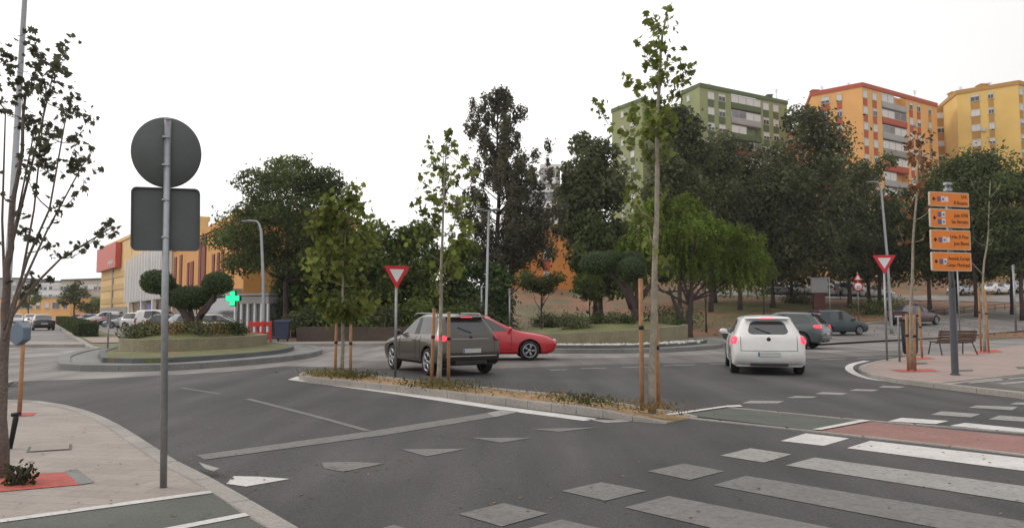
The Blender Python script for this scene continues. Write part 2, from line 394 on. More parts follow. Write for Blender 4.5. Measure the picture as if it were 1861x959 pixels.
def lobe_pts(rng, lobes, n, solid=.5, ragged=0.):
    vol = np.array([(l[3] * l[4] * l[5]) ** (.72) for l in lobes]); cnt = np.maximum(8, (n * vol / vol.sum()).astype(int))
    P = []; Dn = []
    for l, c in zip(lobes, cnt):
        d = rng.normal(size=(c, 3)); d /= np.linalg.norm(d, axis=1)[:, None]
        r = solid + (1.08 - solid) * rng.uniform(size=(c, 1)) ** .7
        if ragged: r = r * (1 + ragged * rng.exponential(size=(c, 1)) * (rng.uniform(size=(c, 1)) < .3))
        r *= 1 + .14 * np.sin(d[:, :1] * 7 + l[0] * 3) * np.cos(d[:, 2:3] * 6 + l[1])
        P.append(np.array(l[:3]) + d * r * np.array(l[3:6])); Dn.append(d)
    return np.concatenate(P), np.concatenate(Dn)
def lobes_in(rng, n, prof, H0, H1, rx, ry, lr, flat=.8, inner=.25):
    """n lobes inside an envelope: prof(h in 0..1) -> relative radius"""
    out = []
    for i in range(n):
        h = rng.uniform(0, 1) if i > 2 else (i + .3) / 3; w = prof(h)
        a = rng.uniform(0, 2 * math.pi); q = (inner + (1 - inner) * rng.uniform() ** .6) * w
        r = lr * rng.uniform(.65, 1.3) * (.55 + .45 * w)
        out.append((math.cos(a) * q * max(0, rx - r * .6), math.sin(a) * q * max(0, ry - r * .6), H0 + h * (H1 - H0), r, r, r * flat))
    return out
def trunk_mesh(rng, H, r0, r1, lobes, nl, lean=(0, 0), fork=.45, twig=.03):
    mb = MB(); pts = []; k = 7
    for i in range(k + 1):
        t = i / k; pts.append(Vector((lean[0] * t + rng.normal() * .03 * H * t * .4, lean[1] * t + rng.normal() * .03 * H * t * .4, H * t - (.15 if i == 0 else 0))))
    rs = [r0 * 1.35] + [r0 + (r1 - r0) * i / k for i in range(1, k + 1)]
    mb.tube(pts, rs, 9)
    idx = sorted(range(len(lobes)), key=lambda i: -lobes[i][3])[:nl]
    for i in idx:
        c = Vector(lobes[i][:3]); f = fork + (1 - fork) * rng.uniform(0, .9); j = min(k - 1, int(f * k)); s = pts[j].lerp(pts[j + 1], f * k - j)
        if s.z > c.z: s = pts[max(1, int(fork * k))]
        mid = s.lerp(c, .5) + Vector((0, 0, -.08 * (c - s).length)) + Vector(rng.normal(size=3) * .05 * (c - s).length)
        a = max(twig, r0 * (.5 - .25 * f)); mb.tube([s, s.lerp(mid, .5), mid, mid.lerp(c, .6), c], [a, a * .8, a * .6, a * .4, twig * .5], 5)
    return mb
TREES = {}
def tree(name, label, cat, px, D, top, hw, bot, kind, seed, nl=26, n=7000, ls=.22, lr=None, prof=None, r0=.16, group=None, base=None, flat=.8, shape=DIAM, solid=.5, depth=1., lean=0, limbs=10, bark='bark_dark', down=0.):
    rng = np.random.default_rng(seed); X = (px - 930.5) / FPX * D * .998
    bz = hz(X, D) if base is None else base
    zt, zb = At(px, top, D).z - bz, At(px, bot, D).z - bz; W = hw / FPX * D
    lr = lr or W * .36
    prof = prof or (lambda h: math.sqrt(max(.05, 1 - (2 * h - .9) ** 2 / 1.25)))
    L_ = lobes_in(rng, nl, prof, zb + lr * .5, zt - lr * .55, W, W * depth, lr, flat)
    L_ = [(l[0] + lean * ((l[2]) / zt), *l[1:]) for l in L_]
    t = thing(name, label, cat, (X, D, bz), 0, group)
    trunk_mesh(rng, (zb + (zt - zb) * .55), r0, r0 * .35, L_, limbs, (lean * .5, 0)).build('trunk', M[bark], t)
    P, Dn = lobe_pts(rng, L_, n, solid, .22)
    leaves('crown', P, Dn, ls, LM[kind], t, shape, rng, down)
    return t
# ================================================================== GROUND AND ROADS
g = MB(); g.sheet([(-700, -60), (700, -60), (700, 1200), (-700, 1200)], 0); struct(g, 'ground', M['old_asphalt'])
# newly laid asphalt of the near approach and of the outer ring lane
g = MB()
b = PX([(-260, 700), (30, 693), (200, 687), (400, 676), (520, 665), (640, 668), (800, 672), (950, 668), (1100, 662), (1300, 658), (1500, 650), (1620, 646), (1900, 640), (2500, 640)])
g.sheet([(p.x, p.y) for p in b] + [(45, -8), (-30, -8), (-25, 10)], .004); struct(g, 'road', M['new_asphalt'])
g = MB()
b = PX([(640, 655), (760, 655), (1000, 652), (1200, 648), (1330, 642), (1500, 640), (1640, 636), (1640, 646), (1500, 650), (1300, 658), (1100, 662), (950, 668), (800, 672), (640, 668)])
g.sheet([(p.x, p.y) for p in b], .004); struct(g, 'ring_road', M['ring_asphalt'])

# left pavement, kerb and cycle path
ZP = .06
edge_px = [(-140, 728), (0, 727), (60, 729), (130, 741), (190, 764), (240, 794), (300, 834), (345, 857), (388, 880), (430, 905), (470, 930), (525, 962), (640, 1040)]
Lk = smooth_poly(PX(edge_px, ZP), 5, closed=False)
g = MB(); g.prism([(p.x, p.y) for p in Lk] + [(1.5, -3), (-30, -3), (-30, Lk[0].y)], -.1, ZP); struct(g, 'pavement', M['pave'])
g = MB(); kerb(g, Lk, .16, -.05, ZP + .012, 1.0, .008, side=-.02); struct(g, 'kerb', M['kerb'])
L1 = PX([(-420, 1006), (388, 894)], ZP); L2 = PX([(-300, 1080), (452, 935)], ZP)
g = MB(); e1 = G(388, 894, ZP); kp = PX([(420, 905), (455, 930), (510, 962), (620, 1045)], ZP)
g.sheet([(p.x, p.y) for p in [L1[0], L1[1]] + [p + Vector((-.08, 0, 0)) for p in kp]] + [(1.2, -2), (-12, -2)], ZP + .004); struct(g, 'cycle_path', M['green_path'])
g = MB(); strip(g, L1, .1, ZP + .009); strip(g, L2, .1, ZP + .009); struct(g, 'cycle_path_line', M['white_new'])
g = MB()
g.sheet([tuple(p[:2]) for p in PX([(150, 0 + 878), (160, 905), (160, 905), (-60, 930), (-60, 880)], ZP)] if 0 else [tuple(p[:2]) for p in PX([(-70, 900), (145, 881), (118, 858), (-70, 868)], ZP)], ZP + .006)
g.sheet([tuple(p[:2]) for p in PX([(20, 757), (60, 755), (66, 750), (25, 750)], ZP)], ZP + .006); struct(g, 'tree_pit', M['red_pit'])
g = MB(); q = PX([(145, 881), (172, 877), (140, 852), (116, 857)], ZP)
g.sheet([tuple(p[:2]) for p in q], ZP + .007); struct(g, 'tree_pit_edging', M['kerb_grey'])

# central splitter island: kerb stones, soil
ZM = .125
near = [(548, 679), (564, 685), (680, 696), (801, 709), (930, 724), (1020, 734), (1102, 743), (1160, 749), (1213, 753)]
far = [(1262, 743), (1240, 736), (1188, 731), (1080, 721), (973, 712), (844, 700), (750, 690), (663, 680), (590, 674), (556, 674)]
Mo = [tuple(p[:2]) for p in PX(near + far, ZM)]
def dip(x, y): return -.105 * min(1, max(0, (x - 1.2) / 1.0))
g = MB(); n = len(Mo); g.add([(x, y, ZM - .01 + dip(x, y)) for x, y in Mo] + [(x, y, -.1) for x, y in Mo], [list(range(n))] + [[i, (i + 1) % n, n + (i + 1) % n, n + i] for i in range(n)]); g.f[0] = g.f[0][::-1] if sum(Mo[i][0] * Mo[(i + 1) % n][1] - Mo[(i + 1) % n][0] * Mo[i][1] for i in range(n)) < 0 else g.f[0]; tag(g.build('splitter_island', M['soil']), kind='structure')
g = MB(); kerb(g, PX(near, ZM), .11, -.05, ZM + .004, .5, .01, zf=dip); kerb(g, PX(far + [near[0]], ZM), .10, -.05, ZM + .002, .5, .01, zf=dip); struct(g, 'splitter_kerb', M['kerb'])
# raised crossing refuge beside it: green then red surface, thin kerbs
g = MB(); q = PX([(1218, 752), (1312, 741), (1565, 766), (1480, 783)]); g.sheet([tuple(p[:2]) for p in q], .012); struct(g, 'cycle_crossing_refuge', M['green_path'])
g = MB(); q = PX([(1480, 783), (1565, 766), (1900, 798), (2400, 845), (2400, 900), (1900, 833)]); g.sheet([tuple(p[:2]) for p in q], .012); struct(g, 'pedestrian_refuge', M['red_path'])
g = MB(); kerb(g, PX([(1200, 755), (1480, 785), (1700, 809), (1900, 833), (2400, 893)]), .07, -.05, .02, 1., .01)
kerb(g, PX([(1312, 740), (1565, 765), (1900, 791), (2400, 835)]), .07, -.05, .02, 1., .01); struct(g, 'refuge_kerb', M['kerb'])
g = MB()
for q in ([(1185, 759), (1215, 754), (1322, 739), (1345, 738), (1350, 741), (1320, 742), (1232, 755)], [(1476, 783), (1492, 784), (1582, 767), (1566, 765)]):
    g.sheet([tuple(p[:2]) for p in PX(q)], .026)
struct(g, 'refuge_marking', M['white_new'])

def Z1(pts, s=2.8154): return [(1200 + x / s, 680 + y / s) for x, y in pts]
# zebra crossings and cycle-crossing squares
g_new, g_mid, g_old = MB(), MB(), MB()
def mark(mb, pts, z=.009): mb.sheet([tuple(p[:2]) for p in PX(pts)], z)
mark(g_new, Z1([(955, 380), (1075, 342), (1861, 432), (2400, 494), (2400, 566), (1861, 497)]))
mark(g_mid, Z1([(640, 468), (790, 428), (1861, 575), (2600, 677), (2600, 770), (1861, 660)]))
mark(g_old, Z1([(270, 570), (440, 522), (1861, 755), (2600, 876), (2600, 980), (1400, 786)]))
mark(g_old, [(1135, 923), (1215, 902), (1520, 962), (1700, 1000), (1500, 1010)])
mark(g_old, [(955, 962), (1020, 945), (1100, 963), (1200, 990), (1100, 1020)])
mark(g_new, Z1([(617, 343), (745, 304), (968, 330), (838, 368)]))
mark(g_mid, Z1([(308, 418), (460, 380), (672, 412), (530, 454)]))
for q in ([(1177, 857), (1243, 843), (1317, 857), (1253, 873)], [(1020, 893), (1093, 877), (1175, 893), (1100, 911)], [(833, 935), (915, 915), (995, 934), (912, 958)], [(610, 985), (715, 955), (800, 978), (700, 1010)]): mark(g_old, q)
for q in ([(415, 150), (460, 136), (635, 138), (600, 150)], [(645, 122), (690, 112), (805, 115), (780, 122)], [(790, 102), (830, 92), (960, 98), (930, 106)],
          [(965, 85), (1000, 76), (1120, 80), (1090, 88)], [(1115, 68), (1140, 60), (1255, 64), (1220, 71)], [(1385, 208), (1440, 190), (1640, 205), (1590, 222)],
          [(1575, 172), (1620, 160), (1830, 168), (1800, 185)], [(1785, 155), (1820, 145), (2061, 153), (2061, 162)], [(1680, 232), (1735, 212), (2061, 235), (2061, 257)]): mark(g_mid, Z1(q))
for q in ([(1165, 242), (1235, 224), (1475, 240), (1410, 256)], [(1480, 265), (1560, 250), (1861, 280), (2100, 303), (2100, 325), (1861, 300)]): mark(g_new, Z1(q))
struct(g_new, 'zebra_crossing', M['white_new']); struct(g_mid, 'zebra_crossing', M['white_mid']); struct(g_old, 'zebra_crossing', M['white_old'])
g_new, g_mid, g_old = MB(), MB(), MB()
mark(g_new, [(411, 880), (425, 866), (470, 867), (527, 871), (447, 885)])
mark(g_mid, [(372, 864), (388, 869), (398, 864), (360, 852)], .009 + .06)
for q in ([(584, 841), (640, 840), (698, 843), (625, 858), (590, 852)], [(728, 817), (849, 816), (775, 830)]): mark(g_old, q)
for q in ([(856, 796), (968, 796), (910, 805)], [(964, 780), (1089, 777), (1016, 785)]): mark(g_old, q)
mark(g_mid, [(1063, 762), (1110, 764), (1179, 758), (1140, 767), (1102, 769)])
struct(g_new, 'yield_line_triangle', M['white_new']); struct(g_mid, 'yield_line_triangle', M['white_mid']); struct(g_old, 'yield_line_triangle', M['white_old'])
g_new, g_mid, g_old = MB(), MB(), MB()
mark(g_old, [(357, 828), (372, 836), (700, 791), (900, 758), (885, 751), (680, 783)]); mark(g_mid, [(885, 751), (900, 758), (943, 749), (912, 745)])
mark(g_new, [(523, 690), (540, 684), (548, 687), (560, 691), (700, 708), (900, 737), (1085, 761), (1075, 764), (1060, 765), (900, 744), (700, 714), (560, 695)])
strip(g_old, PX([(450, 725), (520, 743), (600, 764), (668, 783)]), .1, .009); strip(g_old, PX([(330, 705), (400, 716)]), .08, .009)
for x0, x1, y0, y1 in ((1055, 1102, 670, 669), (1130, 1177, 668, 667), (1205, 1262, 665, 663), (1290, 1330, 662, 661), (1490, 1537, 654, 652), (1556, 1622, 652, 649), (1000, 1030, 673, 672)):
    strip(g_mid, PX([(x0, y0), (x1, y1)]), .16, .012)
struct(g_new, 'road_line', M['white_new']); struct(g_mid, 'road_line', M['white_mid']); struct(g_old, 'road_line', M['white_old'])

# right-hand pavement island
ZR = .10
fr = [(1580, 661), (1566, 667), (1572, 674), (1600, 683), (1660, 691), (1720, 698), (1790, 706), (1861, 714), (2100, 742)]
bk = [(2300, 600), (1980, 616), (1861, 627), (1740, 640), (1640, 650), (1600, 656)]
F_ = smooth_poly(PX(fr, ZR), 4, False); B_ = smooth_poly(PX(bk, ZR), 4, False)
g = MB(); g.prism([tuple(p[:2]) for p in F_ + B_], -.1, ZR); struct(g, 'pavement', M['pave_red'])
g = MB(); kerb(g, F_, .16, -.05, ZR + .01, 1., .01); kerb(g, B_, .16, -.05, ZR + .01, 1., .01); kerb(g, [B_[-1], F_[0]], .16, -.05, ZR + .01, .4, .01); struct(g, 'kerb', M['kerb'])
g = MB(); strip(g, smooth_poly(PX([(1640, 695), (1590, 690), (1556, 680), (1543, 670), (1550, 662), (1575, 656)]), 5, False), .2, .012); struct(g, 'road_line', M['white_new'])
g = MB(); g.sheet([tuple(p[:2]) for p in PX([(1730, 698), (1861, 681), (2000, 664), (2300, 700), (2100, 738), (1861, 711)], ZR)], ZR + .005); struct(g, 'cycle_path', M['ring_asphalt'])
g = MB()
for q in ([(1700, 697), (1740, 693), (1861, 680), (1861, 678), (1740, 690)], [(1755, 696), (1765, 697), (1825, 691), (1818, 688)], [(1812, 697), (1824, 699), (1900, 692), (1900, 689)], [(1830, 688), (1835, 690), (1900, 684), (1900, 682)]): g.sheet([tuple(p[:2]) for p in PX(q, ZR)], ZR + .010)
struct(g, 'cycle_path_line', M['white_mid'])
g = MB()
for q in ([(1618, 672), (1690, 670), (1708, 675), (1640, 676)], [(1650, 650), (1690, 649), (1700, 652), (1660, 654)], [(1765, 637), (1810, 635), (1825, 639), (1780, 642)]): g.sheet([tuple(p[:2]) for p in PX(q, ZR)], ZR + .007)
struct(g, 'tree_pit', M['red_pit'])
g = MB()
for q in ([(1662, 659), (1684, 659), (1686, 661), (1664, 662)], [(1740, 672), (1768, 671), (1768, 674), (1742, 675)], [(1845, 666), (1880, 666), (1880, 669), (1850, 670)]): g.sheet([tuple(p[:2]) for p in PX(q, ZR)], ZR + .007)
struct(g, 'inspection_cover', M['kerb_dark'])
# inspection cover on the left pavement
g = MB(); a = PX([(52, 812), (131, 807), (130, 817), (48, 822)], ZP); g.sheet([tuple(p[:2]) for p in a], ZP + .006); struct(g, 'inspection_cover_frame', M['kerb_dark'])
g = MB(); c_ = sum(a, Vector()) / 4; g.sheet([tuple((p.lerp(c_, .13))[:2]) for p in a], ZP + .010); struct(g, 'inspection_cover', M['pave'])

# ------------------------------------------------------------------ roundabout islands
def island(name, P, lap, z_lap, inner_poly, wall_h, zin, grass, cap='wall_stone'):
    S = smooth_poly(P, 5)
    g = MB(); g.prism([tuple(p) for p in S], -.1, .14); struct(g, name, M['kerb_grey'])
    g = MB(); kerb(g, S, .3, -.05, .17, 1., .01, closed=True); struct(g, name + '_kerb', M['kerb_grey'])
    S2 = shrink(S, lap)
    g = MB(); g.prism([tuple(p) for p in S2], .1, .14 + z_lap); struct(g, name + '_apron', M[grass])
    g = MB(); kerb(g, S2, .2, .1, .16 + z_lap, 1., .01, closed=True); struct(g, name + '_apron_kerb', M['kerb_dark'])
    return S2
LI = [(-12.1, 20.1), (-11.2, 19.6), (-9.3, 19.7), (-8.1, 21.4), (-7.3, 23.6), (-7.05, 26), (-7.6, 29), (-9.2, 32), (-12, 33.6), (-15, 33), (-16.2, 29.5), (-14.6, 24.5), (-12.9, 21.4)]
island('roundabout_island', LI, 1.0, .12, None, .45, .5, 'grass')
RI = [(-2.6, 31.5), (-.5, 29.2), (1.7, 28.4), (4.7, 28.5), (7.4, 30.4), (9.8, 34.0), (10.2, 37.5), (7.5, 41), (2, 42), (-2.6, 39.5), (-4, 35)]
island('roundabout_island', RI, 1.0, .10, None, .5, .6, 'grass')
# planter walls (each a wall of its own) with earth inside
PL = smooth_poly([(-12.75, 24.6), (-11.6, 24.3), (-10.6, 25.8), (-10.0, 28), (-10.1, 30.6), (-11.6, 32.2), (-13.8, 31.8), (-14.6, 29), (-13.8, 26)], 4)
def planter(P, z0, z1, label, inner='grass', zfun=None):
    t = thing('planter_wall', label, 'planter wall', (0, 0, 0))
    g = MB(); n = len(P); Q = shrink(P, .28)
    for i in range(n):
        j = (i + 1) % n
        zi, zj = (zfun(P[i]), zfun(P[j])) if zfun else (z1, z1)
        g.add([(P[i].x, P[i].y, z0), (P[j].x, P[j].y, z0), (P[j].x, P[j].y, zj), (P[i].x, P[i].y, zi), (Q[j].x, Q[j].y, zj), (Q[i].x, Q[i].y, zi), (Q[j].x, Q[j].y, z0), (Q[i].x, Q[i].y, z0)],
              [(0, 1, 2, 3), (3, 2, 4, 5), (5, 4, 6, 7)])
    g.build('wall', M['wall_stone'], t)
    g = MB(); c = sum(Q, Vector((0, 0))) / n
    zz = (min(zfun(p) for p in P) if zfun else z1) - .06
    for k, (s0, s1) in enumerate(((1, .6), (.6, .25))):
        for i in range(n):
            j = (i + 1) % n
            h0 = (zfun(P[i]) if zfun else z1) - .06; h1 = (zfun(P[j]) if zfun else z1) - .06
            a, b_, d, e = c.lerp(Q[i], s0), c.lerp(Q[j], s0), c.lerp(Q[j], s1), c.lerp(Q[i], s1)
            u0, u1 = (0, .22) if k == 0 else (.22, .32)
            g.add([(a.x, a.y, h0 + u0), (b_.x, b_.y, h1 + u0), (d.x, d.y, h1 + u1), (e.x, e.y, h0 + u1)], [(0, 1, 2, 3)])
    g.add([(c.lerp(q, .25).x, c.lerp(q, .25).y, (zfun(P[i]) if zfun else z1) + .26) for i, q in enumerate(Q)], [list(range(n))])
    g.build('soil_bed', M[inner], t)
planter(PL, .2, .66, 'low stone planter wall round the left olive-ball tree')
PR = smooth_poly([(1.4, 31.6), (4.0, 31.2), (6.2, 32.2), (8.3, 34.9), (8.0, 37.6), (5.5, 39.4), (1.5, 39.8), (-1.5, 37.8), (-1.6, 34.0)], 4)
planter(PR, .15, 1., 'long low stone planter wall sloping up beside the right olive-ball tree', zfun=lambda p: .62 + .05 * max(-3, min(7.5, p.x - 1)))

# park ground behind the roundabout, rising away to the right
g = MB(); xs = [-13 + i * 2.2 for i in range(40)] + [75 + i * 9 for i in range(16)]; ts = [0, .6, 1.5] + [3 + i * 2.5 for i in range(34)] + [90, 100, 115, 135, 160, 200, 260, 400]
rg = random.Random(4); vs = []
for t in ts:
    for x in xs: 
        y = edge(x) + t; vs.append((x, y, hz(x, y) + .02 + (0 if t < 1 else rg.uniform(-.05, .06) * min(1, t / 8))))
nx = len(xs); g.add(vs, [(j * nx + i, j * nx + i + 1, (j + 1) * nx + i + 1, (j + 1) * nx + i) for j in range(len(ts) - 1) for i in range(nx - 1)], 0, True)
struct(g, 'park_ground', M['earth'])
# pavement + kerb along the far side of the ring (left and centre)
FE = [(-30, 33.0), (-13, 33.8), (-8, 34.6), (-3, 35.6), (1, 40), (5, 43.5)]
Fs = smooth_poly(FE, 6, False)
g = MB(); strip(g, Fs, 3.2, .12, side=1.75); struct(g, 'pavement', M['pave']); g = MB(); kerb(g, Fs, .2, -.05, .14, 1., .01); struct(g, 'kerb', M['kerb'])
# exit road climbing to the right, its kerbs and the upper road with the parked cars
def zt(x, y): return hz(x, y)
EXR = smooth_poly([(9, 36.5), (17, 43.5), (24, 49.0), (33, 56), (44, 65), (60, 77), (90, 96), (140, 122)], 8, False)
g = MB(); strip(g, resample(EXR, 1.5), 9.5, .09, zf=zt); struct(g, 'exit_road', M['old_asphalt'])
g = MB(); strip(g, resample(EXR, 2.5)[12:], .12, .11, zf=zt)
for i in range(3): strip(g, [EXR[26 + i * 3], EXR[27 + i * 3]], .15, .13, side=2.4, zf=zt)
struct(g, 'road_line', M['white_mid'])
g = MB(); kerb(g, resample(EXR, 2)[14:], .25, -.1, .22, 1.5, .01, side=4.8, zf=zt); kerb(g, resample(EXR, 2)[22:], .25, -.1, .22, 1.5, .01, side=-4.8, zf=zt); struct(g, 'kerb', M['kerb'])
UPR = [(25, 93.5), (45, 92), (62, 92), (100, 112), (160, 150)]
g = MB(); strip(g, resample(UPR, 3), 7, .10, zf=zt); struct(g, 'upper_road', M['old_asphalt'])
# brown verge and far pavement behind the right-hand island
g = MB(); q = PX([(1610, 612), (1780, 604), (2100, 584), (2100, 596), (1861, 606), (1780, 613), (1650, 620)]); g.sheet([tuple(p[:2]) for p in q], .012); struct(g, 'far_pavement', M['pave_red'])
g = MB(); q = PX([(1790, 613), (1861, 607), (2200, 590), (2200, 600), (1861, 613), (1800, 618)]); g.sheet([tuple(p[:2]) for p in q], .016); struct(g, 'far_cycle_path', M['green_path'])
# grass patches of the park
g = MB()
for cx, cy, rx, ry, s in ((2, 47, 6, 2.4, 1), (-1, 52, 7, 3, 2), (27, 78, 9, 5, 3), (38, 68, 6, 3, 6), (10, 66, 10, 5, 4)):
    rg = random.Random(s); n = 26
    ring = [(math.cos(2 * math.pi * k / n) * rx * rg.uniform(.8, 1.1), math.sin(2 * math.pi * k / n) * ry * rg.uniform(.8, 1.1)) for k in range(n)]
    vs = [(cx, cy, hz(cx, cy) + .09)]
    for f_ in (.5, 1):
        vs += [(cx + a * f_, cy + b_ * f_, hz(cx + a * f_, cy + b_ * f_) + (.09 if f_ < 1 else .05)) for a, b_ in ring]
    fs = [(0, 1 + k, 1 + (k + 1) % n) for k in range(n)] + [(1 + k, 1 + n + k, 1 + n + (k + 1) % n, 1 + (k + 1) % n) for k in range(n)]
    g.add(vs, fs, 0, True)
struct(g, 'park_lawn', M['grass'])

# avenue on the left: central reservation, far lane, car park strip
U = Vector((-.540, .842)); V_ = Vector((.842, .540))
A0 = Vector((-15.7, 28.6))
def av(s, o): return tuple(A0 + U * s + V_ * o)
g = MB(); g.prism([av(0, 0), av(3, -.3), av(150, -.3), av(150, 1.9), av(3, 2.2), av(-1, 1.6)], -.1, .13); struct(g, 'central_reservation', M['grass'])
g = MB(); kerb(g, [av(0, 0), av(3, -.3), av(150, -.3)], .2, -.05, .15, 1.2); kerb(g, [av(-1, 1.6), av(3, 2.2), av(150, 1.9)], .2, -.05, .15, 1.2); struct(g, 'reservation_kerb', M['kerb'])
g = MB(); strip(g, [av(7, .8), av(16, .8)], 1.7, .16); struct(g, 'reservation_paving', M['pave_red'])
g = MB(); g.prism([av(14, 15.2), av(150, 15.2), av(150, 26), av(-10, 26), av(-10, 21)], -.1, .12); struct(g, 'shop_pavement', M['pave'])
g = MB(); q = PX([(105, 641), (128, 636), (150, 641), (120, 643)]); g.sheet([tuple(p[:2]) for p in q], .01)
q = PX([(60, 634), (88, 641), (140, 642), (140, 645), (60, 645)]); strip(g, [av(-6, -8), av(-1, -.6)], .3, .01); struct(g, 'road_line', M['white_mid'])
g = MB(); g.prism([av(3, -9.8), av(150, -9.8), av(150, -30), av(-20, -30), av(-20, -14), av(-3, -10.5)], -.1, .12); struct(g, 'far_left_pavement', M['pave'])
# ================================================================== BUILDINGS
BM = dict(
    green=mat('render_green', (.24, .265, .12), var=.08, scale=.3, var2=.05, scale2=6), green_dk=mat('render_green_dark', (.085, .115, .045), var=.1),
    orange=mat('render_orange', (.68, .36, .12), var=.07, scale=.3, var2=.05, scale2=6), red=mat('render_red', (.40, .09, .045), var=.1),
    yellow=mat('render_yellow', (.66, .44, .13), var=.07, scale=.3, var2=.05, scale2=6), ochre=mat('render_ochre', (.40, .22, .06), var=.1),
    shop_orange=mat('shop_orange', (.54, .26, .07), var=.1, scale=.4, var2=.05, scale2=6), brown=mat('brown_panel', (.17, .045, .03), var=.1),
    shop_yellow=mat('shop_yellow', (.62, .42, .18), var=.08, scale=.4), shop_yellow2=mat('shop_yellow_band', (.50, .33, .13), var=.08),
    white=mat('white_render', (.68, .66, .64), var=.06), grey=mat('grey_render', (.33, .32, .30), var=.08, scale=.4), cream=mat('cream_render', (.42, .36, .27), var=.08, scale=.3),
    darkw=mat('window_dark', (.035, .035, .04), rough=.12, var=.2, spec=.7), shutter=mat('shutter', (.60, .58, .54), var=.08), frame=mat('window_frame', (.45, .44, .42), var=.05),
    midgl=mat('window_sky', (.16, .17, .18), rough=.12, var=.2, spec=.7), sign_red=mat('sign_red', (.46, .07, .04), rough=.5, var=.1), concrete=mat('concrete', (.26, .245, .22), var=.12),
    deep_orange=mat('deep_orange', (.55, .21, .045), var=.1, scale=.5),
)
def tpx(A, B, px, py=300):
    d = ray(px, py); r = d.x / d.y; den = (B[0] - A[0]) - r * (B[1] - A[1])
    return (r * A[1] - A[0]) / den
def RP(px, py, D): p = At(px, py, D); return (p.x, p.y)
def facing(A, B):
    u = Vector((B[0] - A[0], B[1] - A[1])).normalized(); n = Vector((-u.y, u.x)); m = (Vector(A) + Vector(B)) / 2
    return u, (n if n.dot(-m) > 0 else -n)
def window(root, P, n, u, z, w, h, style, wall, spandrel=None):
    n3, u3 = Vector((n.x, n.y, 0)), Vector((u.x, u.y, 0)); Z = Vector((0, 0, 1)); c = Vector((P[0], P[1], z)) - root.location
    f = MB(); t = .09
    f.obox(c + n3 * .05 + Z * (h / 2), (u3, n3, Z), (w / 2 + .06, .06, t / 2)); f.obox(c + n3 * .07 - Z * (h / 2), (u3, n3, Z), (w / 2 + .12, .10, t / 2))
    for s in (-1, 1): f.obox(c + n3 * .04 + u3 * s * w / 2, (u3, n3, Z), (t / 2, .05, h / 2 - t / 2))
    f.obox(c + n3 * .03, (u3, n3, Z), (t / 3, .035, h / 2 - t / 2))
    rg = random.Random(int(P[0] * 97 + z * 31)); sh = 0
    if style == 'shut': sh = rg.choice([.35, .6, 1, 1, 1])
    if style == 'half': sh = rg.choice([0, .3, .5, .9])
    if sh: f.obox(c + n3 * .035 + Z * (h / 2 - h * sh / 2), (u3, n3, Z), (w / 2 - t / 2, .02, h * sh / 2 - t / 2), 1)
    o = f.build('window', [BM['frame'], BM['shutter']], root)
    p = MB(); p.obox(c + n3 * .006, (u3, n3, Z), (w / 2 - t / 2, .005, h / 2 - t / 2)); p.build('pane', BM['darkw'], o)
    if rg.random() < .16 and z > 12:
        a = MB(); a.obox(c + n3 * .24 + u3 * (w / 2 + .55) - Z * (h / 2), (u3, n3, Z), (.4, .17, .28)); a.build('air_conditioner', BM['frame'], root)
    return o
